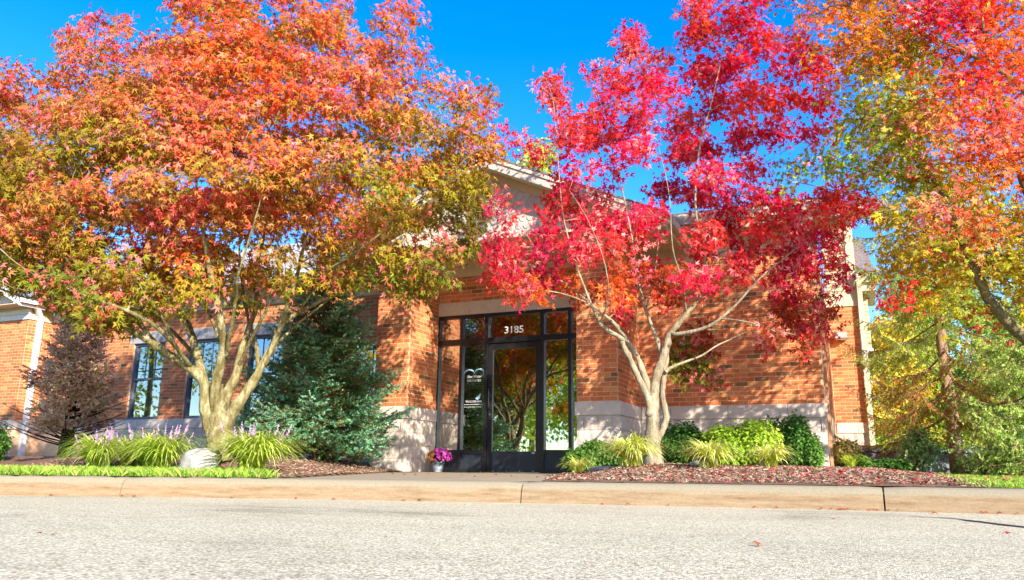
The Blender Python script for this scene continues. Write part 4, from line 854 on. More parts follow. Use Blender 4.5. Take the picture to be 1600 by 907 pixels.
limbs = [('trunk', [(1780, 740, 0, .20), (1772, 690, 0, .17), (1762, 600, 0, .15), (1750, 480, 0, .13), (1730, 330, .1, .10), (1700, 180, .1, .075), (1680, 20, .1, .05), (1680, -100, .1, .03)]),
 ('limb', [(1764, 640, 0, .085), (1710, 590, -.1, .075), (1650, 555, -.2, .066), (1600, 525, -.3, .06), (1555, 480, -.4, .053), (1535, 445, -.45, .048), (1515, 405, -.5, .042), (1500, 370, -.5, .036), (1478, 320, -.5, .028), (1440, 250, -.4, .02), (1400, 170, -.3, .012), (1360, 60, -.3, .006)]),
 ('limb', [(1745, 440, 0, .065), (1690, 400, -.2, .055), (1630, 340, -.4, .046), (1590, 260, -.5, .036), (1560, 160, -.5, .026), (1540, 60, -.5, .016), (1530, -60, -.5, .008)]),
 ('limb', [(1750, 500, .1, .05), (1690, 440, .2, .042), (1640, 410, .3, .036), (1590, 402, .4, .03), (1550, 396, .5, .024), (1490, 380, .6, .016), (1420, 360, .7, .009), (1350, 290, .7, .005)]),
 ('limb', [(1720, 260, .1, .05), (1640, 180, .4, .04), (1560, 110, .7, .03), (1460, 60, .9, .02), (1360, 20, 1.0, .012), (1260, 10, 1.0, .006)]),
 ('limb', [(1505, 385, -.5, .02), (1470, 350, -.2, .016), (1420, 300, .1, .012), (1350, 268, .3, .008), (1270, 255, .3, .004)])]
make_tree('maple_tree', 'tall maple turning from green to gold, coral and red, at the right edge', 'tree', 8.2, limbs, bl, SUGAR, .052, 70, BARK_D, LEAFB, seed=31, spray_r=.2, hang=.5, up=.6, out=.4, var=.18, twig_r=.005,
          accent=(.12, [CRIM, SCAR, CORAL, GOLD, YGRN, LPINK]))

# ------------------------------------------------------------------ conifers
def shoots(b, P, Dr, L, nn, nl, w_, col, r, spread=.75, fwd=.55):
    """needle-clad shoots: nn thin needles round each axis"""
    n = len(P); t = r.random((n, nn)); a = nrm(np.cross(Dr, np.array([.21, .33, .9]))); c = np.cross(Dr, a); an = r.random((n, nn))*2*np.pi
    rd = a[:, None]*np.cos(an)[..., None]+c[:, None]*np.sin(an)[..., None]
    p = P[:, None]+Dr[:, None]*(L[:, None]*t)[..., None]; d = nrm(rd*spread+Dr[:, None]*fwd+r.normal(0, .12, (n, nn, 3)))
    ln = nl*(.7+.5*r.random((n, nn)))*(1-.35*t); sd = nrm(np.cross(d, rd+.3*Dr[:, None]+1e-3))*w_
    tip = p+d*ln[..., None]; v = np.stack([p-sd, p+sd, tip], 2).reshape(-1, 3)
    cc = np.repeat(np.clip(col[:, None]*np.exp(r.normal(0, .16, (n, nn, 1))), .003, .9).reshape(-1, 3), 3, 0)
    b.add(v, np.arange(len(v)).reshape(-1, 3), cc)
def conifer(name, label, base, H, R, nb, colf, bark, trunk_r, rise=.15, droop=.25, seed=0, shoot_l=.09, nn=18, nl=.022, nw=.0022, side=.75, dens=1.0, z0=.04, taper=.85, hangtw=0, zlow=0, gap=None, spread=.75, tl=.55, bmat=None, bare=None, twm=None):
    r = np.random.default_rng(seed); T_ = empty(name, tuple(base), label, 'tree')
    zt = np.linspace(0, H, 9); P = np.stack([.02*np.sin(zt*2), .02*np.cos(zt*1.7), zt-.12], 1)
    b = MB(); add_tube(b, P, trunk_r*(1-zt/H*.93), 9); b.build('trunk', bark, T_, smooth=True)
    br = MB(); nd = MB(); TA = []; TB = []; SP = []; SD = []; SL = []; SC = []
    for i in range(nb):
        f = (i+.5)/nb; f = f**.9; z = z0*H+(1-z0)*H*f*.985; az = i*2.399+r.normal(0, .3)
        L = R*(1-f)**taper*(.72+.5*r.random())+.06
        if gap is not None and gap(az, f): L *= .55
        dirh = np.array([math.cos(az), math.sin(az), 0]); k = 8; s = np.linspace(0, 1, k)
        pts = np.array([0, 0, z])+dirh[None]*(L*s)[:, None]; pts[:, 2] += L*(rise*s-droop*np.sin(s*np.pi*.6)+droop*.55*s**3)
        br_r = .004+.012*L/R*(R/1.2)**.5
        add_tube(br, pts, br_r*(1-.8*s), 4, cap=False)
        sidev = np.cross(dirh, [0, 0, 1.]); m = max(3, int(L/(.055)*dens))
        if bare is not None and bare(az, f):
            e_ = pts[-1]; TA += [pts[3], pts[4], pts[5], pts[6]]; TB += [pts[5]+sidev*.14*L, pts[6]-sidev*.16*L, e_+sidev*.12*L, e_-sidev*.10*L]; continue
        for j in range(m):
            q = zlow+(1-zlow)*(j+.6)/m; fi = q*(k-1); i0 = min(int(fi), k-2); p = pts[i0]+(pts[i0+1]-pts[i0])*(fi-i0)
            env = L*tl*(1-q)**.8*min(1, q*3)+.05
            for sg in (-1, 1):
                tl_ = env*(.6+.6*r.random()); td = nrm((dirh*.65+sidev*sg*side+np.array([0, 0, r.normal(.05, .2)-hangtw]))[None])[0]
                ns = max(1, int(tl_/(shoot_l*.8)))
                e = p+td*tl_
                TA.append(p); TB.append(e)
                for h in range(ns):
                    SP.append(p+td*tl_*(h/ns)); sd = td+r.normal(0, .25, 3); sd[2] -= hangtw*.6; SD.append(sd); SL.append(shoot_l*(.8+.4*r.random())); SC.append(colf(az, f, q, r))
                    if ns > 1 and h % 2 == 0:
                        SP.append(p+td*tl_*(h/ns)); sd = td+sidev*r.choice([-1, 1])*.8+r.normal(0, .3, 3); sd[2] -= hangtw*.8; SD.append(sd); SL.append(shoot_l*.9); SC.append(colf(az, f, q, r))
        SP.append(pts[-1]); SD.append(dirh+np.array([0, 0, .3-hangtw])); SL.append(shoot_l*1.3); SC.append(colf(az, f, 1., r))
    SP.append(np.array([0, 0, H-.12])); SD.append(np.array([0, 0, 1.])); SL.append(shoot_l*1.8); SC.append(colf(0, 1, 1, r))
    shoots(nd, np.array(SP), nrm(np.array(SD)), np.array(SL), nn, nl, nw, np.array(SC), r, spread=spread)
    if twm is not None:
        tq = MB(); twigs(tq, TA, TB, np.full(len(TA), .0032), np.full(len(TA), .0014), np.zeros((len(TA), 3)), n=3, K=2); tq.build('twigs', twm, T_); TA, TB = TA[:2], TB[:2]
    twigs(br, TA, TB, np.full(len(TA), .0032), np.full(len(TA), .0014), np.zeros((len(TA), 3)), n=3, K=2)
    br.build('branches', bmat or bark, T_); nd.build('crown', NEEDLE, T_)
    return T_
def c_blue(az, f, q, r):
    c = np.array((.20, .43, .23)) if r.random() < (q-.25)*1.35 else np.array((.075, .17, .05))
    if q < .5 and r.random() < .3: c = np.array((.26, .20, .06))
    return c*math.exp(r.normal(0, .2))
p = at(492, 738, 12.0); p[2] = gz(p[0], p[1])
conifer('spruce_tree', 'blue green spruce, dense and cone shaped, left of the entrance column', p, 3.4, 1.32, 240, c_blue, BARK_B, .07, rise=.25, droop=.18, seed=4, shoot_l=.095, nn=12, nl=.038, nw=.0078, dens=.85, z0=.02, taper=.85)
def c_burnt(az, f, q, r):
    # browned needles; sunlit flank and top painted pale tan, shaded flank dark purple brown
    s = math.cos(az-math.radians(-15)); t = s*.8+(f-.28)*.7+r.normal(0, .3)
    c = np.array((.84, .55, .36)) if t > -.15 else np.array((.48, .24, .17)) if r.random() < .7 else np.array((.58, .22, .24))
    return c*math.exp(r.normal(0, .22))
p = at(98, 722, 13.4); p[2] = gz(p[0], p[1])
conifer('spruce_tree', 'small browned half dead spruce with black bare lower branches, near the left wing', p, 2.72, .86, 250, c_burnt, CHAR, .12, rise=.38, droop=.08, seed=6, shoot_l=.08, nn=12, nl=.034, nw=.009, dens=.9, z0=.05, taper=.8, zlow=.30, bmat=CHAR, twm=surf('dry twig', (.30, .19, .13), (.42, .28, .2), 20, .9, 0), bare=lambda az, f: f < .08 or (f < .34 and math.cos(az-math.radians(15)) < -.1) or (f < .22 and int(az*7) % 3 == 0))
# its bare twigs
def c_norw(az, f, q, r):
    c = np.array((.44, .56, .10)) if r.random() < .6 else np.array((.68, .64, .11)) if r.random() < .6 else np.array((.34, .48, .11))
    if f < .16 and r.random() < .55: c = np.array((.62, .27, .09))
    return c*math.exp(r.normal(0, .22))
p = at(1496, 744, 12.4); p[2] = gz(p[0], p[1])
conifer('spruce_tree', 'tall drooping green spruce with bare brown trunk on the right lawn', p, 8.2, 2.0, 120, c_norw, BARK_B, .105, rise=.05, droop=.28, seed=14, shoot_l=.12, nn=14, nl=.038, nw=.0075, dens=.7, z0=.10, taper=.8, hangtw=.75, zlow=.15, tl=.42)
def c_light(az, f, q, r): return np.array((.48, .62, .15) if r.random() < .6 else (.34, .50, .11))*math.exp(r.normal(0, .2))
p = at(1640, 748, 10.6); p[2] = gz(p[0], p[1])
conifer('spruce_tree', 'bright green weeping conifer at the right edge beside the brown trunk', p, 2.9, 1.25, 110, c_light, BARK_B, .06, rise=.2, droop=.3, seed=15, shoot_l=.10, nn=13, nl=.038, nw=.0075, dens=.8, z0=.05, taper=.7, hangtw=.6, tl=.42)

# ------------------------------------------------------------------ background trees
def bush(name, label, cat, base, lobes, n, size, cols, leafm=LEAFB, seed=0, tpl=OVAL, bark=BARK_D, trunk=None, shell=.45, group=None, upn=.35, twig=True):
    """lobes: (x,y,z,rx,ry,rz) relative to base"""
    r = np.random.default_rng(seed); T_ = empty(name, tuple(base), label, cat, group)
    vol = np.array([l[3]*l[4]*l[5] for l in lobes])**.67; cnt = np.maximum(1, (n*vol/vol.sum()).astype(int)); b = MB(); tb = MB()
    if trunk:
        P, R = spline(trunk[0], trunk[1], 4); q = MB(); add_tube(q, P, R, 8); q.build('trunk', bark, T_, smooth=True); A0 = P
    else: A0 = np.array([[0, 0, -.05]])
    for l, k in zip(lobes, cnt):
        c = np.array(l[:3]); R = np.array(l[3:6]); u_ = nrm(r.normal(size=(k, 3)))*(shell+(1-shell)*r.random((k, 1))**.6)*(1+.10*r.normal(size=(k, 1)))
        pos = c+u_*R; nv = u_/R*R.mean()*.8+np.array([0, 0, upn])+r.normal(0, .5, (k, 3)); tv = u_+np.array([0, 0, -.2])+r.normal(0, .6, (k, 3))
        g = np.clip((np.sin(pos[:, 0]*5.1+seed)+np.sin(pos[:, 1]*4.3)+np.sin(pos[:, 2]*6.7+1))/4+.5+r.normal(0, .22, k), 0, .999)
        cc = np.array(cols)[(g*len(cols)).astype(int)]*np.exp(r.normal(0, .2, (k, 1)))
        scatter(b, tpl, pos, nv, tv, size*(.6+.7*r.random(k)), np.clip(cc, .003, .9))
        if twig:
            kk = max(2, k//60); a = A0[np.argmin(np.linalg.norm(A0[:, None]-c[None, None], axis=2)*1+0*A0[:, :1], 0)][0] if len(A0) > 1 else A0[0]
            twigs(tb, [a], [c], [.02*min(2, R.mean()+.3)], [.008], np.array([[0, 0, .05]]), n=5, K=5)
            twigs(tb, np.repeat(c[None], kk, 0), c+u_[:kk]*R*.95, np.full(kk, .007), np.full(kk, .003), r.normal(0, .05, (kk, 3)), n=3)
    if twig: tb.build('branches', bark, T_)
    b.build('crown' if trunk else 'foliage', leafm, T_); return T_
def bg_tree(px, py_top, D, wpx, label, cols, n, seed, size=.13, py_base=742, lobes=16, low=.25):
    r = np.random.default_rng(seed); base = at(px, py_base, D); top = at(px, py_top, D)[2]; H = top-base[2]; Rw = wpx/2*D/F_PX
    L = []
    for i in range(lobes):
        f = low+(1-low)*(i+.5)/lobes; w_ = Rw*math.sin(math.pi*(.18+.80*f))**.8; a = r.random()*6.28; q = w_*.62*math.sqrt(r.random())
        s = (.30+.22*r.random())*Rw; L.append((q*math.cos(a), q*math.sin(a), f*H-s*.35, s*1.15, s*1.15, s*.8))
    tr = ([(0, 0, -.3), (.05, 0, H*.3), (-.05, .05, H*.6), (0, 0, H*.85)], [.02*H+.05, .016*H+.03, .01*H+.02, .015])
    return bush('tree', label, 'tree', base, L, n, size, cols, seed=seed, trunk=tr, shell=.25)
YG = [(.46, .48, .06), (.56, .55, .07), (.64, .58, .07), (.34, .42, .06)]; GR = [(.20, .31, .05), (.28, .40, .07), (.36, .47, .08), (.44, .50, .10)]; AU = [(.70, .50, .07), (.62, .58, .08), (.72, .40, .07), (.50, .52, .07)]
bg_tree(1405, 500, 21, 150, 'yellow green tree behind the right end of the building', AU, 9000, 41, .12)
bg_tree(1460, 430, 26, 200, 'large pale green tree rising behind the drooping spruce', YG, 12000, 42, .14)
bg_tree(1555, 380, 24, 200, 'green tree behind the spruce, at the right of the lawn', GR, 11000, 43, .14)
bg_tree(1660, 400, 20, 220, 'gold green tree cut off by the right edge', YG, 8000, 44, .13)
bg_tree(1378, 640, 24, 90, 'low dark green tree beside the right end of the building', GR, 5000, 45, .11, lobes=9)
bg_tree(838, 222, 27, 150, 'bright yellow green treetop showing over the entrance gable', YG, 7000, 46, .16, low=.45)
bg_tree(590, 268, 28, 210, 'green treetop behind the roof seen through the orange maple', [*GR, *YG], 9000, 47, .16, low=.45)
bg_tree(1320, 470, 32, 200, 'distant green tree behind the set back wing', GR, 6000, 48, .18)
bg_tree(1500, 600, 30, 320, 'broad distant hedge of green trees beyond the lawn', [*GR, *YG], 9000, 49, .15, lobes=20)
# trees across the car park, seen mirrored in the door and windows
for k, (x, y, H, Rw, cols) in enumerate([(-9.5, -7.5, 7.0, 2.6, YG), (-14.5, -9.5, 8.5, 3.2, GR), (-20, -12, 9, 3.4, YG), (-12, -17, 11, 4, GR), (-25, -9, 12, 4.2, AU), (-18.5, -22, 14, 4.8, GR), (-31, -16, 17, 5.5, GR), (-39, -10, 16, 5.5, YG)]):
    r = np.random.default_rng(60+k); L = []
    for i in range(16):
        f = .28+.72*(i+.5)/16; a = r.random()*6.28; q = Rw*.6*math.sin(math.pi*(.15+.8*f))*math.sqrt(r.random()); s = (.3+.2*r.random())*Rw; L.append((q*math.cos(a), q*math.sin(a), f*H-s*.4, s*1.1, s*1.1, s*.8))
    bush('tree', ['low yellow green tree mirrored in the door glass', 'dark branching green tree mirrored left of the door', 'gold green tree mirrored in the sidelight', 'tall green tree mirrored high in the door', 'autumn gold tree mirrored in the left windows', 'tallest green tree mirrored far behind the car park', 'green tree mirrored in the leftmost window', 'yellow tree mirrored at the edge of the leftmost window'][k], 'tree', (x, y, -.3), L, 6000, .28, cols, seed=60+k,
         trunk=([(0, 0, -.2), (.1, 0, H*.3), (-.1, .1, H*.6), (0, 0, H*.85)], [.22, .17, .10, .03]), shell=.25)

# ------------------------------------------------------------------ shrubs in the right bed
def shrub(px, D, w_m, h_m, label, cols, n, seed, size=.045, tpl=OVAL, name='shrub', d_m=None, sink=.0, leafm=LEAFB, lob=9):
    r = np.random.default_rng(seed); p = at(px, 730, D); p[2] = gz(p[0], p[1])-sink; L = []
    for i in range(lob):
        a = r.random()*6.28; q = math.sqrt(r.random())*.6; zc = h_m*(.30+.38*r.random())*(1-.35*q); s = .28+.16*r.random()
        L.append((q*w_m/2*math.cos(a)*_r0[0]+q*(d_m or w_m)/2*math.sin(a)*F0[0], q*w_m/2*math.cos(a)*_r0[1]+q*(d_m or w_m)/2*math.sin(a)*F0[1], zc, s*w_m*.62, s*(d_m or w_m)*.62, s*h_m*.95))
    return bush(name, label, 'shrub', p, L, n, size, cols, seed=seed, shell=.55, tpl=tpl, upn=.6, leafm=leafm)
YEW = [(.05, .13, .025), (.08, .19, .035), (.13, .27, .045), (.18, .33, .06)]; LIME = [(.24, .36, .03), (.36, .50, .05), (.48, .60, .08), (.54, .62, .11)]
NEED = (np.array([(-.10, 0, 0), (.10, 0, 0), (.06, .7, .02), (0, 1, -.06), (-.06, .7, .02)], float), np.array([(0, 1, 2, 3), (0, 0, 0, 0)])[:1])
NEED = (np.array([(-.12, 0, 0), (.12, 0, 0), (.05, .9, -.05), (-.05, .9, -.05)], float), np.array([(0, 1, 2, 3)]))
shrub(938, 9.9, .95, .42, 'low dark green shrub in front of the right column', YEW, 6000, 71, .05)
shrub(1000, 10.3, .5, .42, 'small green shrub behind the crimson maple trunk', YEW, 2500, 72, .05)
shrub(1075, 10.2, .75, .62, 'dark green rounded shrub just right of the crimson maple trunk', YEW, 5000, 73, .05)
shrub(1150, 9.9, 1.05, .66, 'big lime green feathery shrub in the middle of the bed', LIME, 10000, 74, .05, lob=13)
shrub(1215, 10.2, .7, .62, 'pale green shrub behind the lime shrub near the wall', [(.10, .18, .05), (.16, .25, .07), (.2, .3, .09)], 4500, 75, .045)
shrub(1245, 9.8, .45, .68, 'upright dark green shrub at the corner of the brick wall', YEW, 5500, 76, .045)
shrub(1268, 9.6, .40, .42, 'small dark green shrub at the right end of the bed', YEW, 3000, 77, .04)
shrub(1325, 12.2, .55, .55, 'thin straggly yellow green shrub before the set back wing', [(.2, .17, .05), (.26, .24, .06), (.3, .2, .08), (.14, .16, .04)], 1500, 78, .05, lob=7)
rb = shrub(1425, 12.0, .85, .75, 'loose rose bush with two pink blooms by the grey retaining wall', [(.28, .42, .16), (.36, .50, .20), (.44, .54, .26), (.20, .32, .10)], 2600, 79, .055, name='rose_bush', lob=11)
for q, z in ((1441, 678), (1452, 707)):
    c = at(q, z, 11.8)-np.array(rb.location); b = MB(); r = np.random.default_rng(int(q)); n = 60; u_ = nrm(r.normal(size=(n, 3)))
    scatter(b, OVAL, c+u_*.025, u_+r.normal(0, .3, (n, 3)), r.normal(size=(n, 3)), np.full(n, .05), np.tile((.62, .03, .10), (n, 1))); b.build('bloom', PETAL, rb)
    twb = MB(); twigs(twb, [np.array([0.05, 0, .4])], [c], [.006], [.004], np.array([[0, 0, .1]]), n=5, K=5); twb.build('stem', BARK_D, rb)
shrub(1395, 11.6, .9, .20, 'low leafy ground cover at the foot of the grey retaining wall', YEW, 2600, 80, .05, name='ground_cover', d_m=.5)
shrub(1345, 11.9, .5, .22, 'low dark ground cover beside the cream downspout', YEW, 1500, 81, .05, name='ground_cover', d_m=.4)
shrub(1535, 11.6, .8, .45, 'grey green scrub under the drooping spruce', [(.28, .38, .10), (.38, .44, .15), (.42, .36, .16)], 2200, 82, .05, d_m=.6)
shrub(1600, 11.2, .9, .5, 'tangled brown green scrub at the right edge', [(.36, .32, .14), (.30, .40, .10), (.46, .34, .18)], 2200, 83, .05, d_m=.6)
shrub(-22, 11.0, .7, .6, 'dark green shrub at the left edge of the bed', YEW, 4000, 84, .05)
# ------------------------------------------------------------------ retaining wall of grey blocks
RW = empty('retaining_wall', tuple(at(1420, 742, 13.6)), 'low dark grey block retaining wall behind the rose bush', 'wall')
o0 = np.array(RW.location); zb = -.05-o0[2]
for k in range(3):
    for i in range(9):
        x = -1.2+i*.31+(.155 if k % 2 else 0); q = link('block', smw[(i+k) % 5], RW, (x*_r0[0], x*_r0[1], zb+.07+k*.152), (.304, .16, .146), YAW)
q = MB(); q.box(-1.4, 1.8, .0, .3, zb-.2, zb+.46); q_o = q.build('core', WALLB, RW); q_o.rotation_euler = (0, 0, YAW)
q = MB(); q.box(-1.45, 1.85, -.18, .34, zb+.462, zb+.52); q_o = q.build('coping', WALLB, RW); q_o.rotation_euler = (0, 0, YAW)

# ------------------------------------------------------------------ lily turf clumps
def lilyturf(px, D, rad, h, nb, label, cols, seed, flowers=0, wd=.009):
    r = np.random.default_rng(seed); p = at(px, 735, D); p[2] = gz(p[0], p[1]); T_ = empty('lily_turf', tuple(p), label, 'plant')
    K = 8; az = r.random(nb)*6.283; t = np.linspace(0, 1, K); L = np.hypot(rad, h)*(.85+.5*r.random(nb)); e0 = np.radians(48+40*r.random(nb)); e1 = np.radians(-20-55*r.random(nb))
    el = e0[:, None]+(e1-e0)[:, None]*(t**1.25)[None]; ds = (L/(K-1))[:, None]; zz = np.zeros((nb, 1))
    out = np.concatenate([zz, np.cumsum(np.cos(el[:, :-1])*ds, 1)], 1); up = np.concatenate([zz, np.cumsum(np.sin(el[:, :-1])*ds, 1)], 1)
    d = np.stack([np.cos(az), np.sin(az), 0*az], 1); s = np.stack([-np.sin(az), np.cos(az), 0*az], 1)
    b0 = np.stack([np.cos(az+2)*rad*.3*r.random(nb), np.sin(az+2)*rad*.3*r.random(nb), 0*az], 1)
    C = b0[:, None]+d[:, None]*out[..., None]+np.array([0, 0, 1.])*up[..., None]; C[..., 2] = np.maximum(C[..., 2], .01)
    w_ = wd*(1-(t[None]**2.2)*.93)*(.8+.4*r.random((nb, 1))); V = np.stack([C-s[:, None]*w_[..., None], C+s[:, None]*w_[..., None]], 2).reshape(-1, 3)
    i = np.arange(K-1); f = np.stack([2*i, 2*i+1, 2*i+3, 2*i+2], 1)[None]+(np.arange(nb)*2*K)[:, None, None]
    col = np.array(cols)[r.integers(0, len(cols), nb)]*np.exp(r.normal(0, .15, (nb, 1))); b = MB(); b.add(V, f.reshape(-1, 4), np.repeat(np.clip(col, 0, .9), 2*K, 0)); b.build('leaves', BLADE, T_)
    for k in range(flowers):
        a = r.random()*6.28; q = rad*.75*math.sqrt(r.random()); e = np.array([q*math.cos(a), q*math.sin(a), h*(.98+.30*r.random())]); b1 = MB(); e0 = e*np.array([.5, .5, 0])
        add_tube(b1, np.array([e0, (e0+e)/2+np.array([0, 0, .02]), e]), np.array([.002, .002, .0015]), 4, np.array((.25, .28, .12)))
        n = 46; tt = r.random(n); c = e+(e-e0)/np.linalg.norm(e-e0)*((tt-.75)*.13)[:, None]; an = r.random(n)*6.28; u_ = np.stack([np.cos(an), np.sin(an), .3+0*an], 1)
        scatter(b1, OVAL, c, u_+r.normal(0, .4, (n, 3)), u_+np.array([0, 0, .5]), .022*(1.15-tt*.7), np.array((.62, .36, .58))[None]*np.exp(r.normal(0, .22, (n, 1)))); b1.build('flower_spike', PETAL, T_)
    return T_
LT = [(.46, .56, .07), (.56, .64, .11), (.64, .68, .18), (.34, .46, .05)]; VT = [(.62, .64, .14), (.70, .69, .22), (.52, .58, .08), (.76, .73, .32)]
lilyturf(152, 9.0, .42, .34, 520, 'arching lily turf with purple spikes beside the browned spruce', LT, 90, 15)
lilyturf(244, 8.8, .48, .40, 680, 'largest arching lily turf with purple spikes, left of the pale boulder', LT, 91, 16)
lilyturf(392, 8.3, .48, .38, 680, 'arching lily turf with purple spikes right of the pale boulder', LT, 92, 18)
lilyturf(203, 9.3, .38, .33, 300, 'small lily turf between the two larger left clumps', LT, 93, 6)
lilyturf(985, 8.4, .36, .29, 460, 'pale variegated lily turf left of the crimson maple trunk', VT, 94)
lilyturf(1108, 8.3, .33, .23, 380, 'pale variegated lily turf in front of the lime shrub', VT, 95)
lilyturf(1203, 8.7, .30, .18, 300, 'pale variegated lily turf at the right, before the upright dark shrub', VT, 96)
lilyturf(903, 9.3, .25, .16, 120, 'small sparse lily turf by the door end of the bed', VT, 97)
lilyturf(1330, 11.8, .28, .2, 80, 'thin grassy tuft in front of the set back wing', LT, 98)

# boulders
def boulder(px, py, D, sx, sy, sz, label, seed):
    r = np.random.default_rng(seed); p = at(px, py, D); p[2] = gz(p[0], p[1]); n1, n2 = 18, 12; v = []; a = r.normal(size=(6, 3))*1.6; ph = r.random(6)*6
    for j in range(n2+1):
        th = math.pi*j/n2
        for i in range(n1):
            f = 2*math.pi*i/n1; u_ = np.array([math.sin(th)*math.cos(f), math.sin(th)*math.sin(f), math.cos(th)]); q = 1+.06*sum(math.sin(u_@a[k]*1.6+ph[k]) for k in range(6)); u2 = np.sign(u_)*np.abs(u_)**.8; v.append(u2*q*np.array([sx, sy, sz])+np.array([0, 0, sz*.5]))
    b = MB(); b.add(v, [(j*n1+i, (j+1)*n1+i, (j+1)*n1+(i+1) % n1, j*n1+(i+1) % n1) for j in range(n2) for i in range(n1)]); o = b.build('boulder', ROCK, smooth=True, label=label, cat='rock'); o.location = p; o.rotation_euler = (0, 0, seed)
boulder(312, 725, 8.3, .19, .16, .17, 'pale rounded boulder between two lily turf clumps', 3)
boulder(1092, 738, 8.9, .12, .1, .05, 'flat pale stone behind the variegated lily turf', 5)
boulder(945, 738, 9.0, .2, .1, .04, 'long flat stone at the back of the mulch bed', 6)

# ------------------------------------------------------------------ mum in a pot by the column
p = onY(684.5, 738, 11.45); p[2] = .0
PM = empty('potted_mum', tuple(p), 'potted mum with pink and orange blooms in a grey pot, at the left column', 'potted plant')
prof2 = [(.0, .0), (.068, .0), (.072, .004), (.079, .05), (.082, .052), (.083, .06), (.081, .062), (.088, .125), (.098, .128), (.1, .165), (.096, .17), (.088, .168), (.085, .15), (.0, .148)]
n1 = 26; b = MB(); b.add([(q*math.cos(2*math.pi*i/n1), q*math.sin(2*math.pi*i/n1), z) for q, z in prof2 for i in range(n1)], [(j*n1+i, j*n1+(i+1) % n1, (j+1)*n1+(i+1) % n1, (j+1)*n1+i) for j in range(len(prof2)-1) for i in range(n1)]); b.build('pot', POT, PM, smooth=True)
r = np.random.default_rng(5); n = 900; u_ = nrm(r.normal(size=(n, 3))+np.array([0, 0, .35])); b = MB(); R = np.array([.2, .2, .155]); c0 = np.array([.02, 0, .215])
scatter(b, OVAL, c0+u_*R*.86*r.random((n, 1))**.4, u_+r.normal(0, .5, (n, 3)), u_+r.normal(0, .6, (n, 3)), .035*(.7+.5*r.random(n)), np.array((.03, .06, .02))[None]*np.exp(r.normal(0, .3, (n, 1)))); b.build('foliage', LEAFB, PM)
fl = (np.concatenate([[(0, 0, .02)], [(math.cos(k*math.pi/5)*(1 if k % 2 else .72), math.sin(k*math.pi/5)*(1 if k % 2 else .72), .0) for k in range(10)]]), np.array([(0, 1+k, 1+(k+1) % 10) for k in range(10)]))
pal = {'orange_blooms': ((.62, .24, .02), lambda u: u@_r0 < -.42), 'pink_blooms': ((.60, .07, .36), lambda u: u@_r0 >= -.42)}
n = 330; u_ = nrm(r.normal(size=(n, 3))+np.array([0, 0, .45])); u_ = u_[u_[:, 2] > -.25]
for nm, (cc, fn) in pal.items():
    k_ = np.array([fn(q) for q in u_]); q = u_[k_]; b = MB(); m = len(q); scatter(b, fl, c0+q*R*(.97+.06*r.random((m, 1))), q+r.normal(0, .2, (m, 3)), r.normal(size=(m, 3)), .026*(.75+.4*r.random(m)), np.array(cc)[None]*np.exp(r.normal(0, .22, (m, 1)))); b.build(nm, PETAL, PM)

# ------------------------------------------------------------------ ground litter
r = np.random.default_rng(77)
def fill(n, x0, x1, y0, y1, ok):
    X = r.uniform(x0, x1, n); Y = r.uniform(y0, y1, n); k = ok(X, Y); return X[k], Y[k]
# grass
def grass(X, Y, h, cols, name='grass'):
    n = len(X); P = np.stack([X, Y, gz(X, Y)-.012], 1); a = r.random(n)*6.28; s = np.stack([np.cos(a), np.sin(a), 0*a], 1)*.0022; l = r.normal(0, .5, (n, 3)); l[:, 2] = 1; L = (h*(.6+.8*r.random(n)))[:, None]*l*.9
    V = np.stack([P-s, P+s, P+L*.6+s*.7, P+L+np.array([0, 0, -.25])*np.abs(L)*0], 1); V = np.stack([P-s, P+s, P+L*np.array([.4, .4, .65])+s*.7, P+L], 1).reshape(-1, 3)
    c = np.array(cols)[r.integers(0, len(cols), n)]*np.exp(r.normal(0, .2, (n, 1))); b = MB(); b.add(V, np.arange(4*n).reshape(-1, 4), np.repeat(c, 4, 0)); return b.build(name, BLADE, kind='stuff')
GC = [(.22, .38, .03), (.29, .46, .04), (.38, .50, .07), (.16, .28, .025), (.42, .40, .10)]
X, Y = fill(90000, -16, -4.6, 3, 8, lambda x, y: (y > backY(x)-.01) & (y < bedfront(x)+.08*hn(x, y, 3)) & (x < walkL(y)-.02)); grass(X, Y, .085, GC)
X, Y = fill(36000, .6, 3.8, 6, 13.5, lambda x, y: (y > backY(x)) & (x > lawn_end(y)-.1+.1*hn(x, y, 3))); grass(X, Y, .05, GC)
# bark chips
def chips(X, Y, name='bark_mulch'):
    n = len(X); P = np.stack([X, Y, gz(X, Y)+.004+.016*r.random(n)], 1); a = r.random(n)*6.28; t = np.stack([np.cos(a), np.sin(a), r.normal(0, .35, n)], 1); nv = np.stack([r.normal(0, .45, n), r.normal(0, .45, n), np.ones(n)], 1)
    s_, t_, n_ = frames(nv, t); L = (.007+.022*r.random(n)**1.6)[:, None]; W = (.002+.005*r.random(n))[:, None]; H = .003
    q = [P-t_*L-s_*W, P+t_*L-s_*W*.7, P+t_*L*.9+s_*W, P-t_*L*.95+s_*W*.8]; V = np.stack(q+[v_+n_*H for v_ in q], 1).reshape(-1, 3)
    f = np.array([(4, 5, 6, 7), (0, 1, 5, 4), (1, 2, 6, 5), (2, 3, 7, 6), (3, 0, 4, 7)])[None]+(np.arange(n)*8)[:, None, None]
    pal_ = np.array([(.17, .095, .055), (.25, .145, .085), (.33, .20, .125), (.39, .26, .175), (.10, .055, .03), (.47, .33, .235)]); c = pal_[r.integers(0, 6, n)]*np.exp(r.normal(0, .2, (n, 1)))
    b = MB(); b.add(V, f.reshape(-1, 4), np.repeat(c, 8, 0)); return b.build(name, CHIP, kind='stuff')
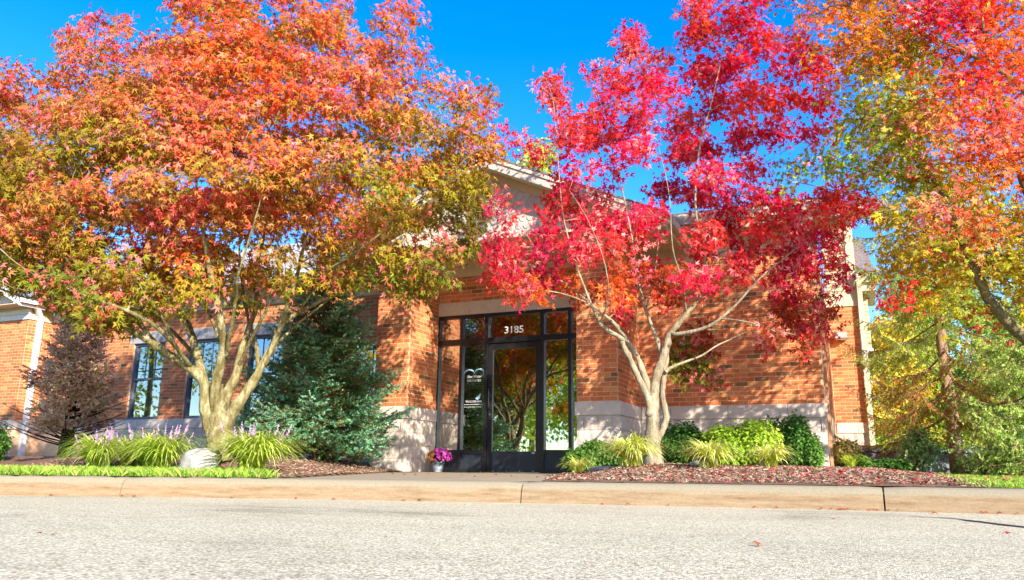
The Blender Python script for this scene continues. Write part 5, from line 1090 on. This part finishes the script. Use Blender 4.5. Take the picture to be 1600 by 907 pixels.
X, Y = fill(60000, -4.2, 1.2, 6.3, 11.5, lambda x, y: (y > backY(x)+.01) & (x > walkR(y)+.03*hn(x, y, 5)) & (x < lawn_end(y)+.05)); chips(X[:17000], Y[:17000])
X, Y = fill(30000, -9.5, -4.6, 5.6, 11.2, lambda x, y: (y > bedfront(x)) & (x < walkL(y))); chips(X[:6000], Y[:6000])
# leaf litter in the bed and on the right lawn: uncountable
def litter(X, Y, dz, size, cols, name='leaf_litter'):
    n = len(X); P = np.stack([X, Y, gz(X, Y)+dz], 1); b = MB(); nv = np.stack([r.normal(0, .45, n), r.normal(0, .45, n), np.ones(n)], 1)
    c = np.array(cols)[r.integers(0, len(cols), n)]*np.exp(r.normal(0, .25, (n, 1))); scatter(b, JAP, P, nv, r.normal(size=(n, 3)), size*(.6+.6*r.random(n)), c); return b.build(name, LEAF, kind='stuff')
LC = [(.45, .05, .06), (.55, .13, .12), (.38, .03, .04), (.5, .16, .1)]
X, Y = fill(2600, -3.6, 1.0, 6.6, 11, lambda x, y: (y > backY(x)) & (x > walkR(y)) & (x < lawn_end(y)) & (r.random(len(x)) < .25+.22*(x+3))); litter(X[:900], Y[:900], .02, .042, LC)
X, Y = fill(500, -13, -4.8, 4.5, 9, lambda x, y: (y > backY(x)) & (x < walkL(y))); litter(X[:140], Y[:140], .05, .035, [*LC, (.5, .25, .06)])
X, Y = fill(700, .7, 4, 6.9, 13, lambda x, y: (y > backY(x))); litter(X[:150], Y[:150], .045, .045, [*LC, (.45, .2, .05)])
# single fallen leaves on the kerb, the walk and the road
lm = []
for k, cc in enumerate([(.45, .04, .05), (.38, .07, .04), (.5, .10, .09), (.32, .10, .03)]):
    b = MB(); V, Fc = JAP; V = V*.034; V[:, 2] += .010-6.0*(V[:, 0]**2)+.006*np.sin(V[:, 1]*120+k); b.add(V, Fc, np.array(cc)); me = b.mesh('fallen_leaf'); me.materials.append(LEAF); lm.append(me)
GL, GG = 'small dry red leaf lying in the gutter along the kerb foot', 'fallen leaves along the kerb'
foot = [(125, 774), (233, 776), (243, 775), (410, 777), (490, 779), (545, 780), (665, 781), (696, 781), (940, 790), (985, 789), (1045, 791), (1183, 793), (1215, 795), (1285, 796), (1300, 797), (1312, 797), (1358, 799), (1362, 798), (1404, 800), (1460, 803), (1533, 802), (1540, 803), (1560, 803), (1584, 803), (1318, 797), (1325, 797), (1370, 799), (1388, 799)]
for k, (px, py) in enumerate(foot):
    q = onZ(px, py, -.238); q[1] = min(q[1], float(kerbY(q[0]))-.03); o = link('fallen_leaf', lm[k % 4], None, (q[0], q[1], -.236), (1, 1, 1), r.random()*6.28, label=GL, cat='leaf', group=GG)
for k, (px, py) in enumerate([(1183, 852), (1571, 835), (62, 834), (82, 836), (1304, 812)]):
    q = onZ(px, py, -.236); s_ = [1.1, .9, .5, .4, .6][k]; o = link('fallen_leaf', lm[[3, 0, 3, 3, 1][k]], None, (q[0], q[1], -.236), (s_, s_, s_), r.random()*6.28, label=['brown curled leaf lying alone on the road before the mulch bed', 'single red leaf on the road just below the dark crack', 'larger of two dark scraps on the road at far left', 'smaller of two dark scraps on the road at far left', 'small red leaf on the road just left of the dark crack'][k], cat='leaf')
for k in range(16):
    y = r.uniform(7.2, 11.5); x = r.uniform(walkL(y)+.3, walkR(y)-.1); z = float(-.06+.06*np.clip((y-backY(x))/(11-backY(x)), 0, 1))
    link('fallen_leaf', lm[k % 4], None, (x, y, z), (1, 1, 1), r.random()*6.28, label='red leaf lying on the entrance walk', cat='leaf', group='fallen leaves on the walk')
